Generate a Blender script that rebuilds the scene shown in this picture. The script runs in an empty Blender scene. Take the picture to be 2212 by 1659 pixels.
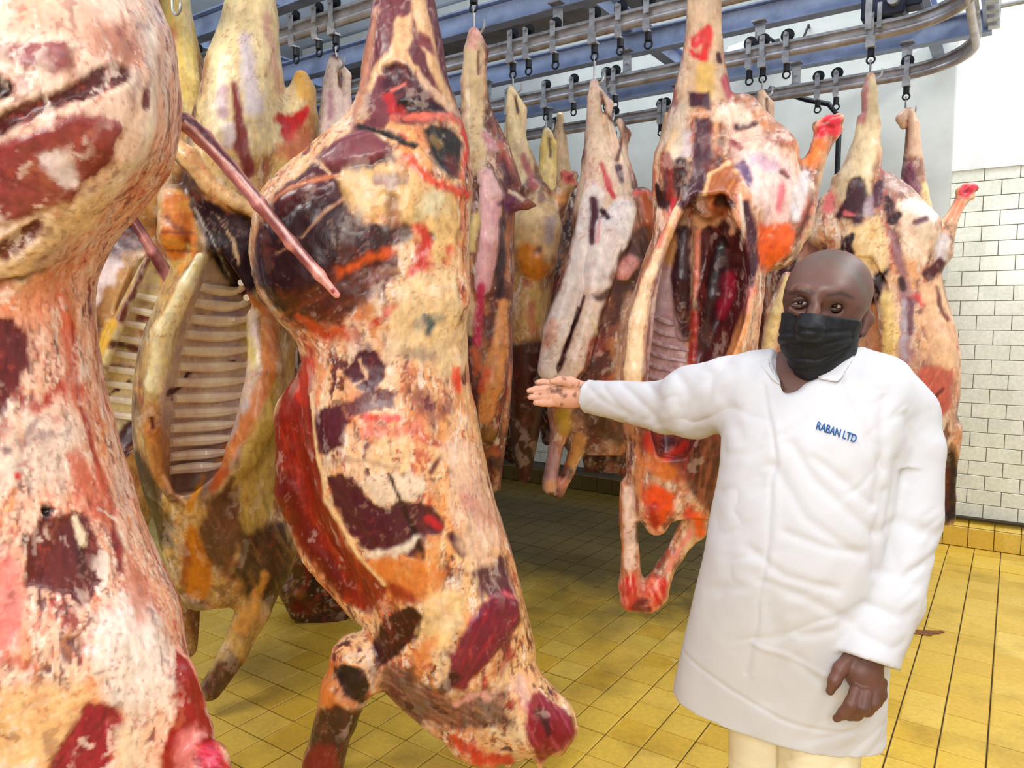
import bpy, bmesh, math, random
import numpy as np
from mathutils import Vector, Matrix
random.seed(7)
S = bpy.context.scene
COL = S.collection
# ------------------------------------------------------------------ camera
F, CX, CY = 1600.0, 1106.0, 829.5          # focal length and centre for a 2212 x 1659 frame
YAW, PIT = math.radians(34.2), math.radians(5.16)
CAM = np.array([0, 0, 1.575])
FW = np.array([-math.sin(YAW)*math.cos(PIT), math.cos(YAW)*math.cos(PIT), -math.sin(PIT)])
RT = np.array([math.cos(YAW), math.sin(YAW), 0.0])
UP = np.cross(RT, FW)
cd = bpy.data.cameras.new('camera'); cam = bpy.data.objects.new('camera', cd); COL.objects.link(cam)
cd.sensor_width = 36.0; cd.lens = 36.0*F/2212; cd.clip_start = 0.05
cam.matrix_world = Matrix(((RT[0], UP[0], -FW[0], CAM[0]), (RT[1], UP[1], -FW[1], CAM[1]), (RT[2], UP[2], -FW[2], CAM[2]), (0, 0, 0, 1)))
S.camera = cam
# ------------------------------------------------------------------ world, lights, exposure
S.view_settings.view_transform = 'Standard'; S.view_settings.look = 'None'
S.view_settings.gamma = 1; S.view_settings.use_curve_mapping = False
S.view_settings.exposure = -0.06
w = bpy.data.worlds.new('world'); S.world = w; w.use_nodes = True
w.node_tree.nodes['Background'].inputs[0].default_value = (0.93, 0.97, 1.0, 1)
w.node_tree.nodes['Background'].inputs[1].default_value = 0.14
def area(name, loc, target, sx, sy, power, col=(1, 1, 1)):
    l = bpy.data.lights.new(name, 'AREA'); l.shape = 'RECTANGLE'; l.size = sx; l.size_y = sy; l.energy = power; l.color = col
    o = bpy.data.objects.new(name, l); COL.objects.link(o); o.location = loc
    o.rotation_euler = (Vector(target)-Vector(loc)).to_track_quat('-Z', 'Y').to_euler(); return o
area('doorway_daylight', (0.45, -2.3, 2.75), (-1.2, 1.9, 1.25), 2.2, 1.4, 165, (1, 0.975, 0.95))
area('ceiling_lamp_or_fill', (1.2, 4.2, 4.4), (1.2, 4.2, 0), 0.5, 3.0, 95, (0.97, 0.99, 1))
area('ceiling_lamp_or_fill', (1.2, 0.6, 4.4), (1.2, 0.6, 0), 0.5, 3.0, 90, (1, 1, 0.98))
area('ceiling_bounce_fill', (-2.6, 3.2, 3.75), (-2.6, 3.2, 5), 6.0, 3.0, 115, (0.82, 0.91, 1))  # unseen upward fill added to brighten the ceiling and beams
area('ceiling_lamp_or_fill', (-2.5, -0.5, 3.7), (-2.45, 1.8, 1.2), 1.5, 0.3, 75, (1, 1, 0.97))  # fill with no known fixture, added to lift the open yellow-fat carcass
l_ = area('ceiling_lamp_or_fill', (-1.6, 5.2, 4.4), (-1.6, 5.5, 0), 4.0, 0.3, 32, (0.97, 1, 0.99)); l_.data.spread = math.radians(110)  # added fill, no lamp in view, brightens the grey back wall

# ------------------------------------------------------------------ helpers
def ray(x, y): return FW + RT*((x-CX)/F) - UP*((y-CY)/F)
def P(x, y, d): return CAM + d*ray(x, y)                       # pixel + depth -> point
def at_y(x, y, Y): r = ray(x, y); return CAM + r*(Y/r[1])
def at_z(x, y, z): r = ray(x, y); return CAM + r*((z-CAM[2])/r[2])
def dep(x, Y, y=685): return Y/ray(x, y)[1]
def cam2world(v): return CAM + v[:, 0:1]*RT - v[:, 1:2]*UP + v[:, 2:3]*FW
def lin(c):
    c = np.asarray(c, float)/255.0
    return np.where(c <= 0.04045, c/12.92, ((c+0.055)/1.055)**2.4)
def lin4(c): return tuple(lin(c))+(1.0,)
def tag(o, label=None, cat=None, group=None, kind=None):
    if label: o['label'] = label
    if cat: o['category'] = cat
    if group: o['group'] = group
    if kind: o['kind'] = kind
    return o
def empty(name, loc, label=None, cat=None, group=None):
    o = bpy.data.objects.new(name, None); o.empty_display_size = 0.1; COL.objects.link(o); o.location = loc
    return tag(o, label, cat, group)
def setparent(o, parent):
    o.parent = parent
def mesh_np(name, V, quads, mat, parent=None, smooth=True, col=None, origin=None, nrm=None):
    me = bpy.data.meshes.new(name)
    org = np.zeros(3) if origin is None else np.asarray(origin, float)
    V = V - org
    q = np.asarray(quads, np.int32); n = q.shape[1]
    me.vertices.add(len(V)); me.vertices.foreach_set('co', V.astype(np.float32).ravel())
    me.loops.add(q.size); me.loops.foreach_set('vertex_index', q.ravel())
    me.polygons.add(len(q)); me.polygons.foreach_set('loop_start', np.arange(0, q.size, n, dtype=np.int32))
    me.polygons.foreach_set('use_smooth', np.full(len(q), smooth, bool))
    if col is not None:
        a = me.color_attributes.new('Col', 'FLOAT_COLOR', 'POINT')
        c4 = np.ones((len(V), 4), np.float32); c4[:, :3] = col; a.data.foreach_set('color', c4.ravel())
    me.update(); me.validate()
    me.materials.append(mat)
    if nrm is not None: me.normals_split_custom_set_from_vertices(nrm.astype(np.float32))
    o = bpy.data.objects.new(name, me); COL.objects.link(o)
    if parent is not None: o.parent = parent
    else: o.location = org
    return o
class MB:                                                     # collects simple shapes into one mesh object
    def __init__(s): s.bm = bmesh.new()
    def box(s, c, d, M=None, bev=0):
        r = bmesh.ops.create_cube(s.bm, size=1)['verts']
        for v in r: v.co = Vector((v.co.x*d[0], v.co.y*d[1], v.co.z*d[2]))
        if bev: 
            es = list({e for v in r for e in v.link_edges})
            r = list({v for f in bmesh.ops.bevel(s.bm, geom=es, offset=bev, segments=1, affect='EDGES', profile=.5)['faces'] for v in f.verts} | {v for v in r if v.is_valid})
        for v in r:
            if M is not None: v.co = M @ v.co
            v.co += Vector(c)
        return s
    def tube(s, pts, rad, n=10, cap=True, flat=None):
        pts = [Vector(p) for p in pts]; rad = rad if hasattr(rad, '__len__') else [rad]*len(pts)
        rings = []; prev = None
        for i, p in enumerate(pts):
            t = (pts[min(i+1, len(pts)-1)]-pts[max(i-1, 0)]).normalized()
            if prev is None:
                a = Vector((0, 0, 1)) if abs(t.z) < .9 else Vector((1, 0, 0)); u = t.cross(a).normalized()
            else: u = (prev-t*prev.dot(t)).normalized()
            prev = u; v = t.cross(u)
            rings.append([s.bm.verts.new(p+(u*math.cos(2*math.pi*k/n)+v*math.sin(2*math.pi*k/n))*rad[i]) for k in range(n)])
        for a, b in zip(rings, rings[1:]):
            for k in range(n): s.bm.faces.new((a[k], a[(k+1) % n], b[(k+1) % n], b[k]))
        if cap: s.bm.faces.new(rings[0][::-1]); s.bm.faces.new(rings[-1])
        return s
    def cyl(s, c, ax, r, h, n=20):
        ax = Vector(ax).normalized(); c = Vector(c); return s.tube([c-ax*h/2, c+ax*h/2], r, n)
    def ring(s, c, ax, R, r, n=18):
        ax = Vector(ax).normalized(); a = ax.orthogonal().normalized(); b = ax.cross(a); c = Vector(c)
        return s.tube([c+(a*math.cos(2*math.pi*k/n)+b*math.sin(2*math.pi*k/n))*R for k in range(n+1)], r, 7, cap=False)
    def prism(s, prof, path, up=(0, 0, 1)):                   # sweep a 2D profile (side, up) along a horizontal path
        path = [Vector(p) for p in path]; up = Vector(up); rings = []
        for i, p in enumerate(path):
            t = (path[min(i+1, len(path)-1)]-path[max(i-1, 0)]).normalized(); sd = t.cross(up).normalized()
            rings.append([s.bm.verts.new(p+sd*a+up*b) for a, b in prof])
        n = len(prof)
        for a, b in zip(rings, rings[1:]):
            for k in range(n): s.bm.faces.new((a[k], a[(k+1) % n], b[(k+1) % n], b[k]))
        s.bm.faces.new(rings[0][::-1]); s.bm.faces.new(rings[-1]); return s
    def build(s, name, mat, parent=None, smooth=False, origin=None):
        bmesh.ops.recalc_face_normals(s.bm, faces=s.bm.faces[:])
        me = bpy.data.meshes.new(name)
        off = Vector((0, 0, 0))
        if parent is not None and parent.parent is None: off = parent.location.copy()
        elif parent is not None: off = parent.parent.location.copy()
        if origin is not None and parent is None: off = Vector(origin)
        for v in s.bm.verts: v.co -= off
        s.bm.to_mesh(me); s.bm.free(); me.materials.append(mat)
        if smooth:
            for p in me.polygons: p.use_smooth = True
            try: me.set_sharp_from_angle(angle=math.radians(40))
            except Exception: pass
        o = bpy.data.objects.new(name, me); COL.objects.link(o)
        if parent is not None: o.parent = parent
        elif origin is not None: o.location = off
        return o

# ------------------------------------------------------------------ materials
def new_mat(name):
    m = bpy.data.materials.new(name); m.use_nodes = True
    nt = m.node_tree; return m, nt, nt.nodes['Principled BSDF']
def nd(nt, t, **k):
    n = nt.nodes.new(t)
    for a, b in k.items(): setattr(n, a, b)
    return n
def setin(n, **k):
    for a, b in k.items(): n.inputs[a.replace('_', ' ')].default_value = b
def simple(name, col, rough=.5, metal=0, noise=0.0, scale=20, bump=0.0, spec=.5, col2=None, coat=0.0):
    m, nt, b = new_mat(name)
    b.inputs['Roughness'].default_value = rough; b.inputs['Metallic'].default_value = metal
    b.inputs['Specular IOR Level'].default_value = spec; b.inputs['Coat Weight'].default_value = coat
    b.inputs['Base Color'].default_value = lin4(col)
    if noise or bump:
        tc = nd(nt, 'ShaderNodeTexCoord'); n = nd(nt, 'ShaderNodeTexNoise'); setin(n, Scale=scale, Detail=5.0, Roughness=.6)
        nt.links.new(tc.outputs['Object'], n.inputs['Vector'])
        if noise:
            r = nd(nt, 'ShaderNodeMix', data_type='RGBA')
            c2 = col2 if col2 is not None else [max(0, c*(1-noise)) for c in col]
            r.inputs[6].default_value = lin4(col); r.inputs[7].default_value = lin4(c2)
            mr = nd(nt, 'ShaderNodeMapRange'); setin(mr, From_Min=.4, From_Max=.68)
            nt.links.new(n.outputs['Fac'], mr.inputs['Value']); nt.links.new(mr.outputs[0], r.inputs[0]); nt.links.new(r.outputs[2], b.inputs['Base Color'])
        if bump:
            bp = nd(nt, 'ShaderNodeBump'); setin(bp, Strength=bump, Distance=.01)
            nt.links.new(n.outputs['Fac'], bp.inputs['Height']); nt.links.new(bp.outputs[0], b.inputs['Normal'])
    return m
def attr_mat(name, rough=.42, bump=.35, scale=60, coat=.12, var=.22, stretch=(1, 1, .35), spec=.45, bdist=.006):
    m, nt, b = new_mat(name)
    a = nd(nt, 'ShaderNodeVertexColor', layer_name='Col'); tc = nd(nt, 'ShaderNodeTexCoord')
    mp = nd(nt, 'ShaderNodeMapping'); mp.inputs['Scale'].default_value = stretch
    nt.links.new(tc.outputs['Object'], mp.inputs['Vector'])
    n = nd(nt, 'ShaderNodeTexNoise'); setin(n, Scale=scale, Detail=6.0, Roughness=.65, Distortion=.6)
    nt.links.new(mp.outputs[0], n.inputs['Vector'])
    mr = nd(nt, 'ShaderNodeMapRange'); setin(mr, From_Min=.25, From_Max=.75, To_Min=1-var, To_Max=1+var)
    nt.links.new(n.outputs['Fac'], mr.inputs['Value'])
    mx = nd(nt, 'ShaderNodeVectorMath', operation='SCALE'); nt.links.new(a.outputs['Color'], mx.inputs[0]); nt.links.new(mr.outputs[0], mx.inputs['Scale'])
    nt.links.new(mx.outputs[0], b.inputs['Base Color'])
    bp = nd(nt, 'ShaderNodeBump'); setin(bp, Strength=bump, Distance=bdist)
    nt.links.new(n.outputs['Fac'], bp.inputs['Height']); nt.links.new(bp.outputs[0], b.inputs['Normal'])
    b.inputs['Roughness'].default_value = rough; b.inputs['Coat Weight'].default_value = coat; b.inputs['Coat Roughness'].default_value = .2
    b.inputs['Specular IOR Level'].default_value = spec
    return m
def tile_mat(name, cols, size, rough, bump=.1, stain=None, stain_col=(60, 50, 20), shade_zone=0.0):
    """glazed tile: a colour per tile from its place on the floor or wall, blotches and fine relief"""
    m, nt, b = new_mat(name)
    g = nd(nt, 'ShaderNodeNewGeometry')
    dv = nd(nt, 'ShaderNodeVectorMath', operation='DIVIDE'); dv.inputs[1].default_value = size
    fl = nd(nt, 'ShaderNodeVectorMath', operation='FLOOR'); wn = nd(nt, 'ShaderNodeTexWhiteNoise', noise_dimensions='3D')
    nt.links.new(g.outputs['Position'], dv.inputs[0]); nt.links.new(dv.outputs[0], fl.inputs[0]); nt.links.new(fl.outputs[0], wn.inputs['Vector'])
    cr = nd(nt, 'ShaderNodeValToRGB'); e = cr.color_ramp.elements
    e[0].position = 0; e[0].color = lin4(cols[0]); e[1].position = 1; e[1].color = lin4(cols[-1])
    for i, c in enumerate(cols[1:-1]):
        k = e.new((i+1)/(len(cols)-1)); k.color = lin4(c)
    nt.links.new(wn.outputs['Value'], cr.inputs[0])
    n = nd(nt, 'ShaderNodeTexNoise'); setin(n, Scale=3.0, Detail=6.0, Roughness=.65); nt.links.new(g.outputs['Position'], n.inputs['Vector'])
    n2 = nd(nt, 'ShaderNodeTexNoise'); setin(n2, Scale=55.0, Detail=4.0); nt.links.new(g.outputs['Position'], n2.inputs['Vector'])
    mr = nd(nt, 'ShaderNodeMapRange'); setin(mr, From_Min=.50, From_Max=.78, To_Max=stain or 0.0)
    nt.links.new(n.outputs['Fac'], mr.inputs['Value'])
    mx = nd(nt, 'ShaderNodeMix', data_type='RGBA'); mx.inputs[7].default_value = lin4(stain_col)
    nt.links.new(mr.outputs[0], mx.inputs[0]); nt.links.new(cr.outputs[0], mx.inputs[6])
    if shade_zone:                                                   # shade under the hung rows painted into the tile colour, mixed with grime
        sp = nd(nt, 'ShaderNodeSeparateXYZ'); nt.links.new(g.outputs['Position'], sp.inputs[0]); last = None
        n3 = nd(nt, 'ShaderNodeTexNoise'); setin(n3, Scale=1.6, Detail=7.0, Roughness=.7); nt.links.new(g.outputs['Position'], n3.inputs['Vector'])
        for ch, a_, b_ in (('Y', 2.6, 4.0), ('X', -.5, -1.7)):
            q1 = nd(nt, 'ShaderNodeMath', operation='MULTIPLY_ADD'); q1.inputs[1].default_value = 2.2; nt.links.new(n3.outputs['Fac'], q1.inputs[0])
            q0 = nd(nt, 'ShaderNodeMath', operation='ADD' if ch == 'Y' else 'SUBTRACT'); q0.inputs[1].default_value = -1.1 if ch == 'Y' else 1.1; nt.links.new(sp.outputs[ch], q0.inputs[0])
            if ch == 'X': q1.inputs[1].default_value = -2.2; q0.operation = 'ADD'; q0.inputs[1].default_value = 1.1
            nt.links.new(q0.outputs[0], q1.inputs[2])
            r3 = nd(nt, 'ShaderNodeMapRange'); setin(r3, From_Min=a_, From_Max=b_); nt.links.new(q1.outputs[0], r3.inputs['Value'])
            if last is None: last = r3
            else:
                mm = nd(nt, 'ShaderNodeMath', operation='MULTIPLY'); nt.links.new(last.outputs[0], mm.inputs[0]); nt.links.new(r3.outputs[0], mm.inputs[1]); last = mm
        sc_ = nd(nt, 'ShaderNodeMath', operation='MULTIPLY'); sc_.inputs[1].default_value = shade_zone; nt.links.new(last.outputs[0], sc_.inputs[0])
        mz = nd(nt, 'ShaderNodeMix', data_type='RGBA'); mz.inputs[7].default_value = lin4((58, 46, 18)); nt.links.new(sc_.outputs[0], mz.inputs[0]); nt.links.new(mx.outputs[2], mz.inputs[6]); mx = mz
    m2 = nd(nt, 'ShaderNodeMapRange'); setin(m2, From_Min=.3, From_Max=.7, To_Min=.9, To_Max=1.08); nt.links.new(n2.outputs['Fac'], m2.inputs['Value'])
    sc = nd(nt, 'ShaderNodeVectorMath', operation='SCALE'); nt.links.new(mx.outputs[2], sc.inputs[0]); nt.links.new(m2.outputs[0], sc.inputs['Scale'])
    nt.links.new(sc.outputs[0], b.inputs['Base Color'])
    bp = nd(nt, 'ShaderNodeBump'); setin(bp, Strength=bump, Distance=.004); nt.links.new(n2.outputs['Fac'], bp.inputs['Height']); nt.links.new(bp.outputs[0], b.inputs['Normal'])
    r2 = nd(nt, 'ShaderNodeMapRange'); setin(r2, From_Min=.3, From_Max=.7, To_Min=rough*.7, To_Max=rough*1.3); nt.links.new(n.outputs['Fac'], r2.inputs['Value']); nt.links.new(r2.outputs[0], b.inputs['Roughness'])
    return m
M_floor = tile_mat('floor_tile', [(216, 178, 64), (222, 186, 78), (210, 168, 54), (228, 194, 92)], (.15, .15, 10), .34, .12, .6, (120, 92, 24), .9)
M_grout = simple('floor_grout', (62, 46, 20), .8, noise=.3, scale=8)
M_wtile = tile_mat('wall_tile', [(222, 224, 214), (230, 232, 222), (215, 218, 206), (226, 228, 216)], (.2, 10, .1), .22, .05, .12, (190, 188, 160))
M_wgrout = simple('wall_grout', (122, 118, 104), .85, noise=.3, scale=10)
M_plaster = simple('white_plaster', (232, 234, 236), .75, noise=.06, scale=3, bump=.15)
M_greyplaster = simple('grey_plaster', (206, 210, 206), .75, noise=.1, scale=2, bump=.15)
M_blueplaster = simple('blue_white_plaster', (196, 212, 232), .75, noise=.1, scale=1.2, bump=.1)
M_beam = simple('blue_grey_paint', (150, 166, 200), .45, noise=.35, scale=6, bump=.1, col2=(118, 132, 164))
M_steel = simple('galvanised_steel', (205, 205, 206), .36, .6, noise=.35, scale=14, bump=.08)
M_rail = simple('worn_rail_steel', (206, 200, 198), .34, .5, noise=.4, scale=9, bump=.05, col2=(160, 150, 146))
M_dark = simple('dark_cast_iron', (46, 48, 54), .45, .5, noise=.4, scale=20, bump=.1)
M_board = simple('brown_board', (132, 122, 112), .7, noise=.25, scale=5, bump=.1)
# ------------------------------------------------------------------ the room
RW = 5.98                                                      # the end wall stands at Y = RW
def slab(name, c, d, mat, kind='structure'):
    o = MB().box(c, d).build(name, mat, origin=c); tag(o, kind=kind); return o
floor = slab('floor', (-3, 2, -.03), (14, 12, .05), M_grout)
ceiling = slab('ceiling', (-3, 2, 4.65), (14, 12.2, .1), simple('ceiling_paint', (216, 226, 240), .8, noise=.08, scale=2))
wall_back = slab('wall_back', (-1.3, RW+.1, 2.3), (10.6, .2, 4.7), M_wgrout)
MB().box((-1.3, RW-.006, 3.58), (10.6, .03, 2.03)).build('plaster', M_plaster, wall_back)
pil = MB().box((-3.62, RW-.085, 3.2), (6.4, .13, 2.75)).build('pilaster', M_greyplaster, wall_back)
wall_left = slab('wall_left', (-8.0, 2, 2.3), (.2, 12, 4.7), M_blueplaster)
wall_right = slab('wall_right', (3.9, 2, 2.3), (.2, 12, 4.7), M_plaster)
# floor tiles: the largest 300 in view as pieces, the rest as one mesh
T = .15
cells = []
for i in range(-52, 16):
    for j in range(-4, 40):
        x, y = (i+.5)*T-.012, (j+.5)*T+.01
        if y > 5.86: continue
        v = np.array([x, y, 0])-CAM; d = v@FW
        vis = False
        if d > .6:
            px, py = CX+F*(v@RT)/d, CY-F*(v@UP)/d
            vis = -80 < px < 2290 and 900 < py < 1750
        hid = vis and (px < 380 or (640 < px < 1000 and py < 1500) or (1560 < px < 1850))
        cells.append((0 if (vis and not hid) else 1, d if vis else 99, x, y))
cells.sort()
rt_ = random.Random(3)
def tile_mesh(name, sx, sy, sz, bev, mat):
    bm = bmesh.new(); r = bmesh.ops.create_cube(bm, size=1)
    for v in bm.verts: v.co = Vector((v.co.x*sx, v.co.y*sy, v.co.z*sz))
    top = [e for e in bm.edges if all(v.co.z > 0 for v in e.verts)]
    bmesh.ops.bevel(bm, geom=top, offset=bev, segments=1, affect='EDGES')
    me = bpy.data.meshes.new(name); bm.to_mesh(me); bm.free(); me.materials.append(mat); return me
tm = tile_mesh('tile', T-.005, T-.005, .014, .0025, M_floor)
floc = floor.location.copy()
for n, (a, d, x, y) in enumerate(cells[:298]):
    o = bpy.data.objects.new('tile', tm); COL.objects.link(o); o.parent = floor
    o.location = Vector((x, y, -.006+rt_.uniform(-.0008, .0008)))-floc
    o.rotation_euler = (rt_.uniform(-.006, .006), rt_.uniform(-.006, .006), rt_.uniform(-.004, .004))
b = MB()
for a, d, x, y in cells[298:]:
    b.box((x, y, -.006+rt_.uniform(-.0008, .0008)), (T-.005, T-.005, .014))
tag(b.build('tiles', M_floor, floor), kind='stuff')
# wall tiles, brick bond
wm = tile_mesh('wall_tile', .2-.004, .1-.004, .012, .002, M_wtile)
wloc = wall_back.location.copy(); rows = 24; b = MB()
for r in range(rows):
    z = .235+r*.1
    for c in range(-30, 20):
        x = c*.2+(.1 if r % 2 else 0)-.03
        if x < -7 or x > 3.7: continue
        if -.75 < x < .75:
            o = bpy.data.objects.new('tile', wm); COL.objects.link(o); o.parent = wall_back
            o.location = Vector((x, RW-.002+rt_.uniform(-.0006, .0006), z))-wloc; o.rotation_euler = (math.pi/2+rt_.uniform(-.004, .004), 0, rt_.uniform(-.004, .004))
        elif not (x < -.5 and z > 1.8): b.box((x, RW-.002, z), (.196, .012, .096))
tag(b.build('tiles', M_wtile, wall_back), kind='stuff')
# yellow tiled kerb along the foot of the wall
kerb = slab('trim_1', (-1.3, RW-.065, .075), (10.4, .11, .13), M_grout)
km = tile_mesh('kerb_tile', .146, .135, .014, .003, M_floor); kt = tile_mesh('kerb_top', .146, .112, .014, .004, M_floor)
kl = kerb.location.copy()
for c in range(-40, 24):
    x = c*.15+.02
    for me, loc, rot in ((km, (x, RW-.122, .072), (math.pi/2, 0, 0)), (kt, (x, RW-.062, .16), (math.radians(32), 0, 0))):
        if -1.0 < x < 1.0 or me is km:
            o = bpy.data.objects.new('tile', me); COL.objects.link(o); o.parent = kerb; o.location = Vector(loc)-kl; o.rotation_euler = rot
tag(MB().box((-.35, RW-.055, .192), (1.7, .06, .012)).build('grime_line', simple('black_grime', (50, 40, 18), .8), kerb))
# ------------------------------------------------------------------ overhead rails, beams, trolleys
RY = [0.97, 1.79, 2.60, 3.41, 4.24, 5.05]; RZ = 3.0
railnames = ['above the nearest carcass at the left edge', 'above the dark purple whole carcass', 'above the open carcass behind the pointing hand',
    'crossing the picture middle under a blue beam', 'above the carcass behind the man, curving towards the camera', 'against the white wall, with the widest bend at its end']
def arc(y, r, x1):
    c = (x1-r, y-r); return [(c[0]+r*math.sin(a), c[1]+r*math.cos(a), RZ) for a in [k*math.pi/2/14 for k in range(1, 15)]]
def rail(i):
    y = RY[i]; x1 = -.19 if i == 4 else -.30
    path = [(-7.6, y, RZ), (-5, y, RZ), (-3, y, RZ), (-1.6, y, RZ)]
    rr = .42 if i == 5 else .40
    if i >= 4: path += [(x1-rr-.02, y, RZ)]+arc(y, rr, x1 + (.05 if i == 5 else -.02))
    else: path += [(x1, y, RZ)]
    if i == 5: path += [(x1+.05, y-rr-.1-.6*k, RZ) for k in range(0, 8)]
    if i == 4: path += [(x1-.02, y-rr-.12*k, RZ) for k in range(1, 4)]
    t = empty('overhead_rail', (-3, y, RZ), 'overhead steel meat rail '+railnames[i], 'rail')
    b = MB(); b.tube([(p[0], p[1], p[2]-.012) for p in path], .020, 12); b.build('rail_tube', M_rail, t, smooth=True)
    b = MB(); b.prism([(-.009, .0), (.009, .0), (.009, .036), (-.009, .036)], path); b.build('rail_web', M_rail, t)
    b = MB(); b.prism([(-.026, .034), (.026, .034), (.026, .048), (-.026, .048)], path); b.build('rail_flange', M_steel, t)
    return t
rails = [rail(i) for i in range(6)]
beams = ['nearest the camera', 'above the dark purple carcass', 'at the upper left behind the pale hanging shank', 'crossing the top middle of the picture', 'behind the brown board', 'before the white end wall']
def ibeam(name, a, bb, h=.13, wd=.075, th=.009):
    b = MB(); pr = [(-wd/2, 0), (wd/2, 0), (wd/2, th), (th/2, th), (th/2, h-th), (wd/2, h-th), (wd/2, h), (-wd/2, h), (-wd/2, h-th), (-th/2, h-th), (-th/2, th), (-wd/2, th)]
    b.prism(pr, [a, bb]); o = b.build(name, M_beam, origin=a); return tag(o, kind='structure')
for i in range(6):
    ibeam('ceiling_beam', (-7.7, RY[i]+.06, RZ+.17), (-.20 if i > 3 else .35, RY[i]+.06, RZ+.17))
for x in (-6.2, -4.45, -2.05, -.52):
    ibeam('cross_beam', (x, -1.5, RZ+.30), (x, RW-.15, RZ+.30), .12)
ibeam('cross_beam', (-.20, 1.5, RZ+.2), (-.20, 5.1, RZ+.2), .16)
bd = MB().box((-2.9, 4.42, 3.62), (3.9, .5, .05)).build('brown_board', M_board, origin=(-2.9, 4.42, 3.6)); tag(bd, 'flat brown grey board lying above the rails in the top middle', 'board')
# hangers that hold the rails under the beams
for i in range(1, 6):
    for x in ((-6.2, -4.45, -3.1, -2.05, -1.25, -.62) if i > 2 else (-4.45, -3.3, -2.05, -.52)):
        b = MB(); y = RY[i]
        b.box((x, y+.03, RZ+.115), (.055, .008, .15)); b.box((x, y+.03, RZ+.19), (.075, .09, .01)); b.box((x, y+.012, RZ+.052), (.06, .045, .012))
        b.cyl((x, y+.02, RZ+.12), (0, 1, 0), .010, .03, 8); b.cyl((x+.0, y+.02, RZ+.075), (0, 1, 0), .010, .03, 8)
        h = b.build('hanger', M_steel, rails[i])
# bolts and angle brackets at the far end, where the rail bends
b = MB()
for k in range(5):
    y = 4.55-.12*k; b.box((-.17, y, RZ+.10), (.05, .05, .16)); b.cyl((-.10, y, RZ+.12), (1, 0, 0), .012, .11, 8)
b.build('end_bracket', M_steel, rails[5])
def trolley(x, y, name='rail_trolley', hook=.0, label=None, group='empty trolleys on the rails', ring=False, yawr=0.0):
    """a grooved wheel on the rail, its side plate, a swivel and, where something hangs, the hook"""
    t = empty(name, (x, y, RZ-.16), label, 'trolley' if not hook else 'hook', group)
    b = MB(); b.cyl((x, y, RZ+.078), (0, 1, 0), .030, .010, 18); b.cyl((x, y, RZ+.078), (0, 1, 0), .036, .006, 18); b.cyl((x, y-.012, RZ+.078), (0, 1, 0), .012, .02, 10)
    b.build('wheel', M_dark, t, smooth=True)
    k_ = 1.0 if hook else .55
    b = MB(); b.box((x, y-.032, RZ+.095-.065*k_-.03*(1-k_)), (.028, .007, .13*k_)); b.box((x, y-.032, RZ-.045+.02*(1-k_)), (.044*(.5+.5*k_), .008, .05)); b.box((x, y-.012, RZ-.066), (.044*k_, .045, .010)); b.cyl((x, y-.03, RZ+.078), (0, 1, 0), .010, .03, 8)
    b.build('side_plate', M_steel, t)
    b = MB(); b.cyl((x, y, RZ-.088), (0, 0, 1), .017, .04, 12); b.ring((x, y, RZ-.125), (0, 1, 0), .019, .005, 14)
    b.build('swivel', M_dark, t, smooth=True)
    if hook:
        pts = [(0, -.125), (0, -.15-hook*.4), (0, -.15-hook)]
        for k in range(0, 13):
            a = math.pi*k/12*1.15; pts.append((.028-.028*math.cos(a), -.15-hook-.034*math.sin(a)))
        b = MB(); b.tube([(x+p[0]*math.cos(yawr), y+p[0]*math.sin(yawr), RZ+p[1]) for p in pts], [.0055]*(len(pts)-3)+[.005, .004, .002], 8)
        b.build('hook', M_steel, t, smooth=True)
    return t
# ------------------------------------------------------------------ sculpting: a field of blended shapes, meshed
_rs = np.random.RandomState(11); PERM = np.concatenate([_rs.permutation(256)]*3)
GR = _rs.normal(size=(256, 3)); GR /= np.linalg.norm(GR, axis=1)[:, None]; GR = GR.astype(np.float32); PERM = PERM.astype(np.int32)
def perlin(p):
    p = np.asarray(p, np.float32); i = np.floor(p).astype(np.int32); f = p-i.astype(np.float32); i &= 255
    u = f*f*f*(f*(f*6-15)+10); out = 0
    for dx in (0, 1):
        for dy in (0, 1):
            for dz in (0, 1):
                h = PERM[PERM[PERM[i[:, 0]+dx]+i[:, 1]+dy]+i[:, 2]+dz]; g = GR[h]
                d = g[:, 0]*(f[:, 0]-dx)+g[:, 1]*(f[:, 1]-dy)+g[:, 2]*(f[:, 2]-dz)
                wt = (u[:, 0] if dx else 1-u[:, 0])*(u[:, 1] if dy else 1-u[:, 1])*(u[:, 2] if dz else 1-u[:, 2])
                out = out+wt*d
    return out*1.5
def fbm(p, f=1.0, o=3, seed=0):
    p = np.asarray(p)*f+np.array([seed*17.3, seed*7.7, seed*3.1]); a = 1.0; r = 0; s = 0
    for k in range(o): r = r+a*perlin(p); s += a; a *= .5; p = p*2.03+5.2
    return r/s
def sst(a, b, x): t = np.clip((x-a)/(b-a), 0, 1); return t*t*(3-2*t)
def L(rows, k=.03, yaw=0.0, op='u', p=2.0): return ('L', rows, k, yaw, op, p)
def K(nodes, k=.03, zf=1.0, op='u'): return ('K', nodes, k, zf, op)
def Z(z, op='above'): return ('Z', z, op)                       # cut by a level plane
def Q(pt, n, k=.004): return ('Q', pt, n, k)                    # cut by a plane through a point (camera axes)
def W3(x, y, z): return np.array([(x-CX)/F*z, (y-CY)/F*z, z])
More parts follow.
